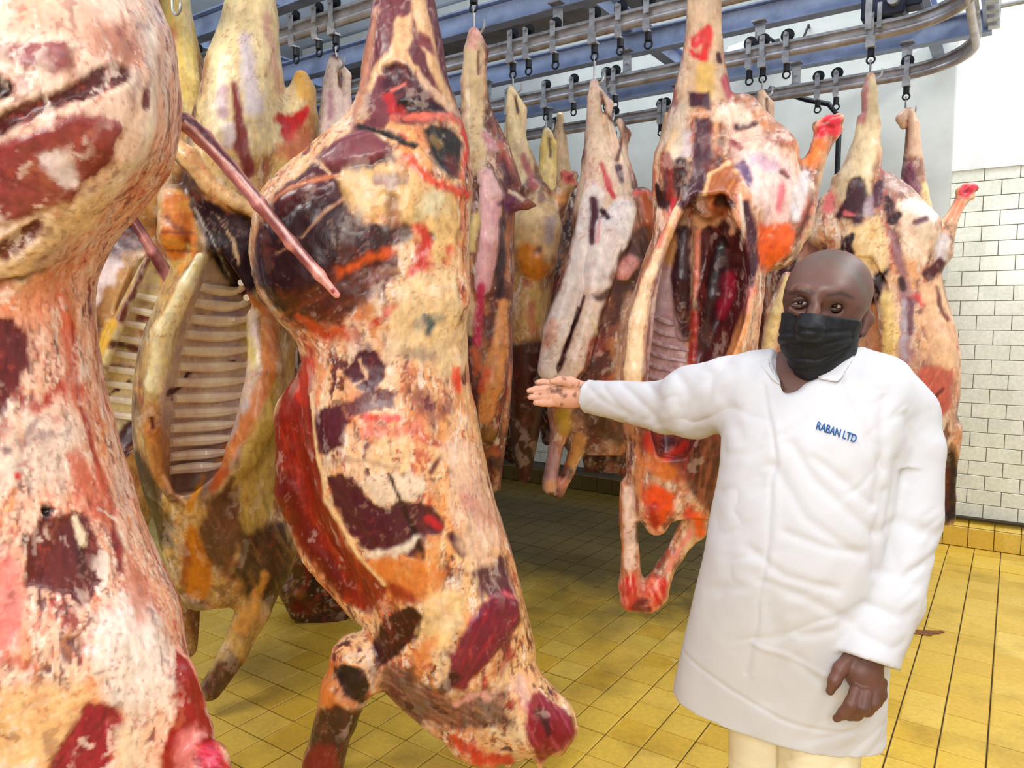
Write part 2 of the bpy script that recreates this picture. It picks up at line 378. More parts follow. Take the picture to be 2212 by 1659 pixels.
def catmull(ys, vs, yq):
    m = np.gradient(vs, ys) if len(ys) > 2 else np.full(len(ys), (vs[-1]-vs[0])/(ys[-1]-ys[0]))
    i = np.clip(np.searchsorted(ys, yq)-1, 0, len(ys)-2); h = ys[i+1]-ys[i]; t = np.clip((yq-ys[i])/h, 0, 1)
    return ((2*t**3-3*t**2+1)*vs[i]+(t**3-2*t**2+t)*h*m[i]+(-2*t**3+3*t**2)*vs[i+1]+(t**3-t**2)*h*m[i+1])
class Field:
    def __init__(s, prims, d, vert=0.0):                       # vert: depth change per unit of height, so that a body hangs plumb
        s.pr = []; lo = np.full(3, 9e9); hi = -lo
        for q in prims:
            if q[0] == 'L':
                _, rows, k, yaw, op, p = q; a = np.array(rows, float)
                z = (d+a[:, 3])*(1+vert*(a[:, 0]-685)/F); y = (a[:, 0]-CY)/F*z; xl = (a[:, 1]-CX)/F*z; xr = (a[:, 2]-CX)/F*z
                tab = np.stack([(xl+xr)/2, (xr-xl)/2, z, a[:, 4]], 1)
                if yaw:
                    rho = tab[:, 3]/tab[:, 1]; tab[:, 1] /= np.sqrt(math.cos(yaw)**2+(rho*math.sin(yaw))**2)
                m = np.maximum(tab[:, 1], tab[:, 3]) if yaw else tab[:, 1]; mz = m if yaw else tab[:, 3]
                bx = (np.array([(tab[:, 0]-m).min(), y.min(), (z-mz).min()]), np.array([(tab[:, 0]+m).max(), y.max(), (z+mz).max()]))
                s.pr.append(('L', y, tab, k, yaw, op, p, bx))
                if op == 'u':
                    lo = np.minimum(lo, [(tab[:, 0]-m).min(), y.min(), (z-mz).min()]); hi = np.maximum(hi, [(tab[:, 0]+m).max(), y.max(), (z+mz).max()])
            elif q[0] == 'K':
                _, nodes, k, zf, op = q; a = np.array(nodes, float); z = (d+a[:, 2])*(1+vert*(a[:, 1]-685)/F)
                c = np.stack([(a[:, 0]-CX)/F*z, (a[:, 1]-CY)/F*z, z], 1); r = a[:, 3]/F*z
                rz = np.stack([r, r, r*zf], 1); s.pr.append(('K', c, r, k, zf, op, ((c-rz).min(0), (c+rz).max(0))))
                if op == 'u': lo = np.minimum(lo, (c-r[:, None]).min(0)); hi = np.maximum(hi, (c+r[:, None]).max(0))
        s.lo = lo-.03; s.hi = hi+.03
    def one(s, q, p):
        if q[0] == 'L':
            _, ys, tab, k, yaw, op, pw = q[:7]; y = p[:, 1]; yc = np.clip(y, ys[0], ys[-1])
            c, wd, z0, h = [catmull(ys, tab[:, j], yc) for j in range(4)]
            wd = np.maximum(wd, .003); h = np.maximum(h, .003)
            dx = p[:, 0]-c; dz = p[:, 2]-z0
            if yaw: cs, sn = math.cos(yaw), math.sin(yaw); dx, dz = dx*cs-dz*sn, dx*sn+dz*cs
            ax, az = np.abs(dx)/wd, np.abs(dz)/h
            qd = np.sqrt(ax*ax+az*az) if pw == 2.0 else (ax**pw+az**pw)**(1/pw)
            v = (qd-1)*np.minimum(wd, h); ye = np.abs(y-yc)
            return np.where(ye > 0, np.sqrt(np.maximum(v, 0)**2+ye**2), v)
        _, c, r, k, zf, op = q[:6]; v = None; sc = np.array([1, 1, 1/zf])
        for i in range(max(1, len(c)-1)):
            a = c[i]; bb = c[min(i+1, len(c)-1)]; ba = bb-a; pa = p-a; L2 = max(ba@ba, 1e-9)
            t = np.clip(pa@ba/L2, 0, 1); e = pa-t[:, None]*ba
            if zf != 1: e = e*sc
            vv = np.sqrt(np.einsum('ij,ij->i', e, e))-(r[i]+t*(r[min(i+1, len(c)-1)]-r[i]))
            v = vv if v is None else smin(v, vv, .012)
        return v
    def __call__(s, p):
        out = None
        for q in s.pr:
            lo, hi = q[-1]; k = q[3] if q[0] == 'L' else q[3]; m = k+.085
            n = np.flatnonzero((p[:, 0] > lo[0]-m) & (p[:, 0] < hi[0]+m) & (p[:, 1] > lo[1]-m) & (p[:, 1] < hi[1]+m) & (p[:, 2] > lo[2]-m) & (p[:, 2] < hi[2]+m))
            op = q[5]
            if out is None: out = np.full(len(p), 9.0)
            if not len(n): continue
            v = s.one(q, p[n])
            if op == 'u': out[n] = smin(out[n], v, k)
            elif op == 's': out[n] = -smin(-out[n], v, k)
        return out
def smin(a, b, k):
    h = np.clip(.5+.5*(b-a)/k, 0, 1); return b+(a-b)*h-k*h*(1-h)
def nets(fn, lo, hi, h, B=8):
    """surface nets over the blocks that hold the surface only; returns vertices and quads"""
    n = np.ceil((hi-lo)/(h*B)).astype(int)+1
    g = np.stack(np.meshgrid(*[np.arange(k) for k in n], indexing='ij'), -1).reshape(-1, 3)
    act = np.zeros(len(g), bool)
    for s in range(0, len(g), 200000):
        c = lo+(g[s:s+200000]*B+B/2)*h; act[s:s+200000] = np.abs(fn(c)) < h*B*1.25
    g = g[act]; o = np.stack(np.meshgrid(*[np.arange(B+1)]*3, indexing='ij'), -1).reshape(-1, 3)
    NV = []; KEY = []; ED = []
    dims = n*B+4; mul = np.array([dims[1]*dims[2], dims[2], 1], np.int64)
    step = max(1, 600000//len(o))
    for s in range(0, len(g), step):
        gb = g[s:s+step]; idx = gb[:, None, :]*B+o[None]
        f = fn((lo+idx.reshape(-1, 3)*h)).reshape(len(gb), B+1, B+1, B+1)
        sg = f < 0
        c8 = [(dx, dy, dz) for dx in (0, 1) for dy in (0, 1) for dz in (0, 1)]
        cn = sum(sg[:, dx:dx+B, dy:dy+B, dz:dz+B].astype(np.int8) for dx, dy, dz in c8)
        m = (cn > 0) & (cn < 8); bi, i, j, k = np.nonzero(m)
        if not len(bi): continue
        acc = np.zeros((len(bi), 3)); cnt = np.zeros(len(bi))
        cv = {c: f[bi, i+c[0], j+c[1], k+c[2]] for c in c8}
        for c in c8:
            for ax in range(3):
                if c[ax] == 0:
                    e = list(c); e[ax] = 1; a, b = cv[c], cv[tuple(e)]; x = (a < 0) != (b < 0)
                    t = np.where(x, a/np.where(x, a-b, 1), 0); pos = np.zeros((len(bi), 3)); pos += np.array(c); pos[:, ax] += t
                    acc += pos*x[:, None]; cnt += x
        base = gb[bi]*B+np.stack([i, j, k], 1)
        NV.append(lo+(base+acc/cnt[:, None])*h); KEY.append(base@mul)
        for ax in range(3):
            e = [0, 0, 0]; e[ax] = 1
            a, b = sg[:, :B, :B, :B], sg[:, e[0]:e[0]+B, e[1]:e[1]+B, e[2]:e[2]+B]
            x = a != b; bi, i, j, k = np.nonzero(x)
            ED.append((ax, (gb[bi]*B+np.stack([i, j, k], 1))@mul, a[bi, i, j, k]))
    V = np.concatenate(NV); key = np.concatenate(KEY); od = np.argsort(key); V = V[od]; key = key[od]
    quads = []
    for ax, kk, ins in ED:
        u, v = [(1, 2), (2, 0), (0, 1)][ax]; mu, mv = mul[u], mul[v]
        cs = np.stack([kk, kk-mu, kk-mu-mv, kk-mv], 1); p = np.searchsorted(key, cs); p = np.minimum(p, len(key)-1)
        ok = (key[p] == cs).all(1); q = p[ok]; fl = ins[ok]
        q[~fl] = q[~fl][:, ::-1]; quads.append(q)
    return V, np.concatenate(quads)
def vnormals(V, Qd):
    n = np.cross(V[Qd[:, 2]]-V[Qd[:, 0]], V[Qd[:, 3]]-V[Qd[:, 1]]); N = np.zeros_like(V)
    for j in range(4):
        for a in range(3): N[:, a] += np.bincount(Qd[:, j], n[:, a], len(V))
    return N/np.maximum(np.linalg.norm(N, axis=1), 1e-12)[:, None]
# ------------------------------------------------------------------ colouring: patches of fat, muscle and membrane laid on the body
def C_(c, pts, soft=8, warp=14, a=1.0, h=0.0, s=None): return ('C', c, pts, soft, warp, a, h, s)     # streak: (x, y, r) ...
def G_(c, pts, soft=6, warp=14, a=1.0, h=0.0, s=None): return ('G', c, pts, soft, warp, a, h, s)     # patch: (x, y) ...
def sdist(kind, pts, U):
    if kind == 'C':
        a = np.array(pts, float); d = np.full(len(U), 1e9)
        for i in range(max(1, len(a)-1)):
            p, q = a[i], a[min(i+1, len(a)-1)]; ba = q[:2]-p[:2]; pa = U-p[:2]; t = np.clip(pa@ba/max(ba@ba, 1e-6), 0, 1)
            e = pa-t[:, None]*ba; d = np.minimum(d, np.sqrt((e*e).sum(1))-(p[2]+t*(q[2]-p[2])))
        return d
    a = np.array(pts, float); d = np.full(len(U), 1e18); sgn = np.ones(len(U))
    for i in range(len(a)):
        p, q = a[i], a[i-1]; e = q-p; wv = U-p; t = np.clip(wv@e/max(e@e, 1e-6), 0, 1); bb = wv-t[:, None]*e
        d = np.minimum(d, (bb*bb).sum(1))
        c1 = U[:, 1] >= p[1]; c2 = U[:, 1] < q[1]; c3 = e[0]*wv[:, 1] > e[1]*wv[:, 0]
        sgn = np.where((c1 & c2 & c3) | (~c1 & ~c2 & ~c3), -sgn, sgn)
    return sgn*np.sqrt(d)
def paint(V, d, dp, base, strokes, prof=None, slv=0.0, meat=True, post=0.0):
    """V in camera axes; patches are laid flat on the side that faces the door, in units of the body's own size"""
    yp = V[:, 1]/d*F+CY                                        # unwrap on the body's own front, section by section
    zf = np.full(len(V), dp)
    if prof is not None:
        gx, gy, gz = prof[3]; qx = np.clip((V[:, 0]/d*F-gx)/40, 0, gz.shape[0]-1.001); qy = np.clip((V[:, 1]/d*F-gy)/40, 0, gz.shape[1]-1.001); ix, iy = qx.astype(int), qy.astype(int); tx, ty = qx-ix, qy-iy
        zf = gz[ix, iy]*(1-tx)*(1-ty)+gz[ix+1, iy]*tx*(1-ty)+gz[ix, iy+1]*(1-tx)*ty+gz[ix+1, iy+1]*tx*ty
    xc = np.interp(yp, prof[0], prof[2]) if prof is not None else V[:, 0]*0
    yc = 0.0
    U = np.stack([(V[:, 0]-(V[:, 2]-zf)*xc)/zf*F+CX, (V[:, 1]-(V[:, 2]-zf)*(yp-CY)/F)/zf*F+CY], 1); T3 = np.stack([U[:, 0], U[:, 1], V[:, 2]/dp*F], 1)/100.0
    c = np.tile(lin(base[0]), (len(V), 1)); hgt = np.zeros(len(V))
    for n, (bc, fr, sx, sy, thr, soft, al) in enumerate(base[1:]):
        m = sst(thr-soft, thr+soft, fbm(T3*np.array([sx, sy, sx]), fr, 4, n+1))*al
        c = c*(1-m[:, None])+lin(bc)*m[:, None]
    wx = fbm(T3, 1.4, 4, 31)+.35*fbm(T3, 4.5, 2, 33); wy = fbm(T3, 1.4, 4, 47)+.35*fbm(T3, 4.5, 2, 49); fine = fbm(T3*np.array([1.5, .45, 1.5]), 4.0, 3, 53)
    if slv:
        for n, (sc, fr, thr, cc, al, hh) in enumerate((((2.4, .7), 1.3, .13, (96, 38, 50), .92, -.004), ((3.2, .8), 1.6, .14, (244, 226, 208), .85, .002), ((2.2, .8), 1.8, .20, (186, 60, 56), .7, -.001), ((1.6, .6), 1.1, .16, (226, 150, 84), .6, .001))):
            for k_, (f2, a2) in enumerate(((1.0, 1.0), (2.7, .7))):
                g = fbm(T3*np.array([sc[0], sc[1], sc[0]])+np.stack([wy, wx, wx], 1)*.5, fr*f2, 4-k_, 100+n+20*k_)
                m = np.clip(sst(thr, thr+.07, g)*sst(-.12, .12, fbm(T3, .8*f2, 2, 110+n+20*k_))*al*slv*a2, 0, 1)
                c = c*(1-m[:, None])+lin(cc)*m[:, None]; hgt += hh*m*(1-.5*k_)
    st = {}
    for n, (kind, col, pts, soft, warp, al, h, s) in enumerate(strokes):
        a = np.array(pts)[:, :2]; pad = (max(p[2] for p in pts) if kind == 'C' else 0)+soft*2+warp*2+abs(h)*0
        b = (U[:, 0] > a[:, 0].min()-pad) & (U[:, 0] < a[:, 0].max()+pad) & (U[:, 1] > a[:, 1].min()-pad) & (U[:, 1] < a[:, 1].max()+pad)
        if not b.any(): continue
        u = U[b]+np.stack([wx[b], wy[b]], 1)*warp
        ds = sdist(kind, pts, u)+fine[b]*warp*.75
        m = 1-sst(-soft, soft, ds)
        if h == 0.0 and col is not None: h = (sum(col)/3-150)/150*.0035*al
        if h:
            hm = 1-sst(-max(16, soft), max(7, soft), ds)
            hgt[b] = hgt[b]*(1-.5*hm)+h*hm
        if col is not None:
            m = m*al
            cc = lin(col)[None]*np.ones((b.sum(), 1))
            if s is not None:                                  # grain of a second colour, drawn out along an angle
                c2, ang, amt = s; ca, sa = math.cos(math.radians(ang)), math.sin(math.radians(ang))
                q = T3[b]; r = np.stack([q[:, 0]*ca+q[:, 1]*sa, (-q[:, 0]*sa+q[:, 1]*ca)*6, q[:, 2]], 1)
                g = sst(-.1, .45, fbm(r, 1.6, 3, 60+n))*amt; cc = cc*(1-g[:, None])+lin(c2)*g[:, None]
            c[b] = c[b]*(1-m[:, None])+cc*m[:, None]
    if slv and post:
        for n, (fr, thr, cc, al) in enumerate(((2.4, .16, (112, 48, 54), .55), (2.0, .15, (246, 226, 212), .75), (3.4, .2, (190, 84, 70), .5), (1.5, .2, (196, 130, 96), .4))):
            g = fbm(T3*np.array([1.0, .6, 1.0])@np.array([[.8, .5, 0], [-.5, .8, 0], [0, 0, 1]])+np.stack([wx, wy, wx], 1)*.4, fr, 4, 140+n)
            m = sst(thr, thr+.09, g)*sst(-.2, .15, fbm(T3, .9, 2, 150+n))*al*post
            c = c*(1-m[:, None])+lin(cc)*m[:, None]; hgt += (-.0015 if n != 1 else .0015)*m
    if not meat: return np.clip(c*(1+.1*fbm(T3, 5, 2, 71))[:, None], .002, 1), hgt
    # thin pale membrane over muscle, fine red vessels and specks over fat
    lum = c@np.array([.3, .6, .1]); dk = 1-sst(.06, .2, lum)
    r1 = 1-np.abs(fbm(T3*np.array([1.2, .8, 1]), 2.6, 3, 81))*2; r2 = 1-np.abs(fbm(T3*np.array([1, .7, 1]), 4.2, 3, 83))*2
    k1 = (sst(.90, .99, r1)*dk*.22*sst(-.1, .25, fbm(T3, 1.1, 2, 85)))[:, None]; c = c*(1-k1)+lin((222, 184, 160))*k1
    k2 = (sst(.93, 1.0, r2)*(1-dk)*.5*sst(-.15, .3, fbm(T3, .9, 2, 87)))[:, None]; c = c*(1-k2)+lin((170, 66, 52))*k2
    k3 = (sst(.34, .5, fbm(T3, 6.5, 2, 89))*(1-dk)*.13)[:, None]; c = c*(1-k3)+lin((128, 62, 52))*k3
    k4 = (sst(.05, .5, fbm(T3*np.array([1, .6, 1]), .75, 3, 91))*(1-dk)*.16)[:, None]; c = c*(1-k4)+c*np.array([.86, .62, .48])*k4
    mott = 1+.26*fbm(T3, 7.0, 3, 71)+.10*fbm(T3*np.array([3.5, .7, 2]), 2.2, 2, 72)
    return np.clip(c*mott[:, None], 0.002, 1)**1.15, hgt
M_meat = attr_mat('raw_meat_and_fat', rough=.36, bump=.30, scale=34, coat=.12, var=.16, spec=.4)
NTRI = [0]
def sculpt(name, parent, prims, d, h, base, strokes, mat=None, dp=None, slv=0.0, post=.35, rough=.004, rfreq=1.0, origin=None, lo=None, hi=None, parts=()):
    f = Field(prims, d, .0903); V, q = nets(f, f.lo if lo is None else lo, f.hi if hi is None else hi, h)
    dp = dp or d-.12
    prof = None
    N0 = vnormals(V, q); fr = N0[:, 2] < -.35; yb = np.round((V[:, 1]/d*F+CY)/24).astype(int); ys = np.unique(yb[fr])
    if len(ys) > 3:                                            # depth and centre of the front, section by section
        o_ = yb[fr]-ys[0]; cn = np.bincount(o_).astype(float); kz = np.bincount(o_, V[fr, 2]); kx = np.bincount(o_, V[fr, 0]); ok = cn > 0
        zz, xx = kz[ok]/cn[ok], kx[ok]/cn[ok]; ker = np.ones(5)/5
        zz = np.convolve(np.pad(zz, 2, 'edge'), ker, 'valid'); xx = np.convolve(np.pad(xx, 2, 'edge'), ker, 'valid')
        X_, Y_ = V[:, 0]/d*F, V[:, 1]/d*F; gx, gy = X_.min(), Y_.min(); n1, n2 = int((X_.max()-gx)/40)+2, int((Y_.max()-gy)/40)+2
        ic = np.round((X_[fr]-gx)/40).astype(int)*n2+np.round((Y_[fr]-gy)/40).astype(int)
        cnt = np.bincount(ic, minlength=n1*n2).reshape(n1, n2).astype(float); sz = np.bincount(ic, V[fr, 2], n1*n2).reshape(n1, n2)
        for it in range(60):                                   # fill the empty cells from their neighbours
            if (cnt > 0).all(): break
            e = cnt == 0; c2 = np.zeros_like(cnt); s2 = np.zeros_like(sz)
            for ax in (0, 1):
                for sh in (1, -1): c2 += np.roll(cnt > 0, sh, ax); s2 += np.roll(np.where(cnt > 0, sz/np.maximum(cnt, 1), 0), sh, ax)
            u_ = e & (c2 > 0); sz[u_] = (s2/np.maximum(c2, 1))[u_]; cnt[u_] = 1
        prof = (ys*24.0, zz, xx/zz, (gx, gy, sz/np.maximum(cnt, 1)))
    c, hg = paint(V, d, dp, base, strokes, prof, slv, True, post)
    N = vnormals(V, q); T3 = V/d*F/100.0
    disp = rough*(fbm(T3*np.array([1, .8, 1]), .8*rfreq, 3, 5)*2.0+fbm(T3*np.array([1, .6, 1]), 2.6*rfreq, 3, 9)*.9)
    facing = sst(-.1, .35, -N[:, 2])
    V2 = V+N*(disp+hg*facing)[:, None]
    NTRI[0] += 2*len(q)
    org = parent.location if parent is not None else origin
    if not parts: return mesh_np(name, cam2world(V2), q, mat or M_meat, parent, True, c, org)
    best = np.full(len(V), 9e9); lab = np.zeros(len(V), int); own = {i: k+1 for k, (nm, ids) in enumerate(parts) for i in ids}
    for i, pq in enumerate(prims):                             # every limb and flap becomes an object of its own
        if pq[0] not in 'LK' or pq[-1 if pq[0] == 'K' else 4] != 'u': continue
        v = Field([pq], d, .0903)(V)+(0.0 if i in own else -.004); m = v < best; best[m] = v[m]; lab[m] = own.get(i, 0)
    fl = np.sort(lab[q], axis=1)[:, 1]; Nw = vnormals(V2, q); Nw = Nw[:, 0:1]*RT-Nw[:, 1:2]*UP+Nw[:, 2:3]*FW; Vw = cam2world(V2); out = None
    for k, nm in enumerate([name]+[p[0] for p in parts]):
        qq = q[fl == k]
        if not len(qq): continue
        u, inv = np.unique(qq, return_inverse=True); o = mesh_np(nm, Vw[u], inv.reshape(-1, 4), mat or M_meat, parent, True, c[u], org, Nw[u]); out = out or o
    return out
def carcass(name, label, top, ri, d, foot, group=None, cat='carcass', hook=.04, hy=None):
    """root of one hanging carcass: an empty on the floor under it; the trolley and hook it hangs from are things of their own"""
    p = P(foot[0], foot[1], d)
    r = empty(name, (p[0], p[1], max(0.0, p[2]-.02)), label, cat, group)
    return r
def ribs(root, cav, d, ys, r, mat_col, slant=0, f0=.1, f1=.95, seed=1, name='rib', lift=.35, mat=None):
    """each rib a curved bar on the wall of the cavity"""
    a = np.array(cav, float); rr = random.Random(seed)
    for i, y in enumerate(ys):
        pts = []
        for s in np.linspace(f0, f1, 12):
            xl, xr = np.interp(y, a[:, 0], a[:, 1]), np.interp(y, a[:, 0], a[:, 2])
            x = xl+(xr-xl)*s; yy = y+slant*(x-(xl+xr)/2)+6*math.sin(s*3.0)
            xl, xr, t, hh = [np.interp(yy, a[:, 0], a[:, j]) for j in (1, 2, 3, 4)]
            c, wd = (xl+xr)/2, (xr-xl)/2; q = np.clip((x-c)/wd, -.98, .98)
            z0 = (d+t)*(1+.0903*(yy-685)/F); z = z0+hh*math.sqrt(1-q*q)-r*lift
            v = np.array([[(x-CX)/F*z0, (yy-CY)/F*z0, z]]); pts.append(cam2world(v)[0])
        rad = [r*(.75+.5*math.sin(math.pi*min(1, (k+1)/8))) for k in range(12)]
        b = MB(); b.tube(pts, rad, 8); b.build(name, mat, root, smooth=True)
# ------------------------------------------------------------------ the carcasses
CREAM = (236, 205, 165); PINKC = (238, 196, 172); PINK = (226, 150, 140); MAR = (112, 44, 48); DK = (62, 22, 28); DK2 = (44, 18, 20)
ORG = (222, 128, 62); ORD = (176, 88, 42); RED = (204, 48, 36); CRIM = (150, 28, 48); YEL = (232, 200, 116); WHT = (230, 216, 208); MAUVE = (150, 112, 122)
PALE = (238, 220, 190); BRN = (120, 66, 42)
def hang(x, Y, label, hook=.04, yaw=0.0, n=1):
    p = at_y(x, 150, Y); return trolley(p[0], Y, 'meat_hook', hook, label, None, yawr=yaw)
tail_mat = M_meat
# 1 --- the carcass that fills the left edge, seen from the side of its haunch
d = 1.55
A = carcass('beef_carcass', 'nearest carcass at the left edge with broad pale haunch and long loose tail', None, 0, d, (150, 2150))
prims = [
    L([(-120, -170, 270, .12, .16), (-20, -260, 325, .06, .22), (60, -300, 357, .02, .26), (150, -310, 366, .0, .28), (250, -310, 362, -.01, .29), (340, -300, 338, -.01, .28), (420, -290, 282, 0, .26), (520, -270, 205, .02, .24), (600, -240, 172, .04, .23), (700, -200, 172, .05, .23), (820, -190, 188, .05, .24), (950, -190, 220, .05, .25), (1100, -180, 265, .05, .26), (1220, -160, 315, .05, .25), (1330, -140, 368, .04, .24), (1430, -110, 388, .04, .23), (1560, -70, 392, .05, .21), (1700, -30, 400, .06, .18), (1800, 60, 400, .07, .14)], k=.05),
    K([(70, -620, .12, 60), (75, -420, .12, 75), (70, -200, .1, 150)], .1),
    K([(-20, 120, -.12, 170), (120, 250, -.12, 170), (40, 420, -.10, 130)], .12, zf=.8),
    K([(380, 1470, .02, 40), (395, 1600, .02, 62), (420, 1760, .0, 66)], .05),
    K([(60, 1650, -.06, 120), (40, 1900, -.05, 60), (30, 2100, -.03, 34)], .06),
    K([(445, 1655, -.03, 50), (470, 1730, -.03, 46)], .02)]
base = [(232, 184, 158), (PINKC, .5, 1, .6, 0.05, .3, .9), ((216, 138, 104), .9, 1, .6, .18, .22, .75), ((190, 84, 62), 1.7, 1, .8, .33, .14, .7), (WHT, 1.1, 1.4, .5, .22, .25, .65), ((120, 50, 48), 2.6, 1, 1, .42, .08, .8)]
mg = ((186, 120, 116), 28, .55)
st = [
    G_((236, 204, 184), [(-300, -60), (330, -60), (380, 120), (360, 330), (230, 480), (150, 560), (-300, 640)], 26, 30, 1),
    C_((228, 176, 150), [(60, 30, 40), (230, 60, 30), (330, 160, 18)], 22, 30, .7),
    C_((240, 226, 210), [(340, 60, 14), (352, 200, 16), (340, 330, 20), (240, 420, 16)], 16, 16, .8),
    G_((152, 92, 94), [(-40, 90), (60, 95), (140, 95), (158, 140), (120, 160), (60, 150), (20, 130), (-40, 130)], 9, 14, 1, .006, mg),
    G_((176, 108, 84), [(185, 62), (270, 40), (340, 110), (300, 140), (210, 120)], 20, 30, .75),
    G_((58, 22, 20), [(-20, 160), (18, 166), (32, 186), (22, 208), (-20, 222)], 6, 6, 1, -.012),
    C_((232, 170, 150), [(-10, 150, 5), (34, 172, 5), (40, 215, 4)], 4, 6, .9, .004),
    G_((98, 42, 42), [(-40, 255), (60, 220), (130, 195), (185, 160), (235, 134), (284, 138), (290, 165), (262, 190), (200, 208), (140, 230), (70, 258), (-40, 315)], 7, 12, 1, -.008, ((66, 22, 26), 22, .6)),
    C_((244, 220, 192), [(0, 310, 3), (80, 262, 3), (200, 218, 3), (290, 180, 4)], 4, 8, .9),
    G_((158, 78, 76), [(-60, 330), (80, 275), (165, 244), (250, 262), (280, 272), (262, 300), (244, 345), (205, 372), (150, 430), (70, 470), (-60, 500)], 8, 18, 1, .008, ((128, 54, 56), 24, .7)),
    G_((226, 208, 208), [(82, 330), (130, 318), (165, 345), (172, 392), (140, 398), (120, 380), (90, 352)], 8, 16, .95, .003),
    G_((138, 58, 56), [(185, 318), (225, 300), (246, 325), (235, 360), (205, 382), (176, 360)], 7, 10, 1, .004),
    C_((126, 56, 56), [(328, 200, 11), (328, 222, 12)], 5, 7, 1, -.006),
    C_((240, 214, 172), [(230, 440, 40), (120, 500, 50), (0, 600, 40)], 20, 26, .8, .004, ((206, 170, 128), 30, .6)),
    C_((116, 60, 44), [(10, 540, 18), (50, 515, 22), (80, 492, 14)], 7, 10, 1, -.012),
    C_((204, 176, 168), [(90, 575, 18), (150, 530, 14)], 14, 16, .7),
    C_((60, 20, 18), [(-20, 625, 14), (40, 600, 6), (110, 580, 3)], 8, 10, .9, -.012),
    # waist
    G_((224, 146, 106), [(-40, 640), (60, 600), (180, 590), (180, 720), (60, 700), (-40, 700)], 26, 30, .85, 0, ((240, 186, 150), 80, .6)),
    G_((112, 36, 36), [(-60, 690), (30, 694), (62, 725), (66, 790), (40, 850), (10, 905), (-60, 910)], 8, 24, 1, -.004, ((84, 24, 30), 80, .6)),
    C_((76, 42, 34), [(125, 738, 5), (134, 760, 3)], 4, 6, 1),
    C_((178, 58, 42), [(70, 880, 14), (100, 870, 10), (140, 830, 12)], 8, 22, .9),
    C_((208, 92, 62), [(150, 640, 12), (165, 760, 16), (185, 860, 20)], 14, 20, .75),
    G_((226, 206, 190), [(-40, 920), (60, 890), (200, 900), (215, 1030), (100, 1050), (-40, 1050)], 30, 50, .7),
    C_((160, 130, 130), [(90, 900, 8), (40, 960, 10), (150, 930, 8)], 8, 22, .75), C_((110, 76, 84), [(14, 975, 10)], 6, 12, .8),
    C_(RED, [(38, 1030, 7)], 4, 8, 1),
    C_((160, 44, 34), [(172, 700, 5), (188, 880, 7), (232, 1010, 8), (262, 1100, 6)], 7, 10, .9),
    G_((206, 104, 78), [(170, 980), (240, 1020), (270, 1120), (250, 1160), (190, 1110), (160, 1040)], 18, 34, .85, 0, ((230, 150, 120), 60, .5)),
    G_((126, 52, 56), [(258, 1110), (278, 1190), (276, 1240), (256, 1235), (250, 1150)], 7, 10, 1),
    # the torn dark muscle in the flank
    G_((112, 46, 42), [(80, 1125), (100, 1112), (125, 1120), (160, 1104), (185, 1104), (205, 1140), (228, 1200), (224, 1262), (190, 1300), (170, 1318), (150, 1290), (120, 1280), (95, 1276), (50, 1272), (58, 1180)], 4, 12, 1, -.008, ((92, 30, 36), 86, .8)),
    C_((70, 24, 30), [(170, 1160, 8), (185, 1240, 10)], 8, 10, .8),
    C_((110, 44, 44), [(85, 1270, 4), (86, 1345, 2)], 3, 5, 1), C_((100, 44, 44), [(135, 1280, 5), (146, 1352, 2)], 3, 5, 1), C_((110, 50, 44), [(200, 1330, 2), (160, 1385, 3)], 3, 5, .9),
    C_((40, 18, 14), [(104, 1104, 14)], 5, 6, 1, -.02),
    C_((226, 206, 178), [(168, 1118, 8), (180, 1155, 13), (184, 1170, 10)], 4, 5, 1, .005),
    C_((244, 236, 220), [(222, 1100, 3), (268, 1120, 3), (285, 1190, 2)], 3, 6, .8),
    # lower side
    G_((234, 216, 206), [(205, 1330), (330, 1270), (378, 1390), (372, 1480), (300, 1560), (230, 1500), (190, 1420)], 26, 40, .95, .004, ((246, 240, 236), 70, .6)),
    G_((200, 130, 108), [(276, 1180), (330, 1230), (350, 1290), (310, 1350), (282, 1300)], 14, 20, .8),
    G_((232, 128, 122), [(-60, 1180), (30, 1200), (50, 1330), (20, 1420), (-60, 1440)], 20, 34, .8),
    C_((188, 84, 66), [(20, 1430, 12), (60, 1440, 10)], 10, 30, .7),
    G_((236, 192, 140), [(-60, 1480), (110, 1480), (190, 1500), (120, 1640), (-60, 1720)], 24, 24, .95, 0, ((246, 220, 184), -20, .6)),
    G_((158, 34, 60), [(80, 1700), (130, 1610), (185, 1512), (250, 1525), (262, 1580), (240, 1650), (230, 1720)], 9, 16, 1, -.006, ((110, 20, 50), -60, .7)),
    C_((214, 90, 120), [(230, 1560, 4), (240, 1610, 5)], 4, 10, .7),
    C_((240, 222, 196), [(280, 1600, 30), (300, 1700, 36)], 18, 20, .8),
    # the cut neck behind
    G_((158, 34, 28), [(384, 1396), (410, 1420), (452, 1490), (470, 1600), (440, 1720), (330, 1720), (372, 1560)], 6, 14, 1, 0, ((118, 22, 20), 70, .6)),
    C_((240, 178, 160), [(388, 1392, 4), (415, 1425, 5), (450, 1485, 6)], 4, 6, 1, .004),
    C_((226, 140, 130), [(390, 1680, 20), (420, 1590, 22)], 16, 24, .8),
    G_((196, 36, 62), [(430, 1612), (470, 1602), (510, 1660), (500, 1800), (420, 1800)], 8, 12, 1, 0, ((232, 110, 140), 20, .7))]
sculpt('body', A, prims, d, .006, base, st, dp=1.36, rough=.004, slv=.85, post=.8, parts=[('hind_leg',[1]),('fore_leg',[4]),('neck',[5]),('flank_flap',[3])])
prims = [K([(340, 250, .10, 13), (400, 264, .16, 18), (440, 298, .17, 18), (500, 366, .175, 16), (560, 440, .18, 14.5), (630, 526, .2, 13), (690, 594, .21, 11), (727, 637, .22, 8)], .01)]
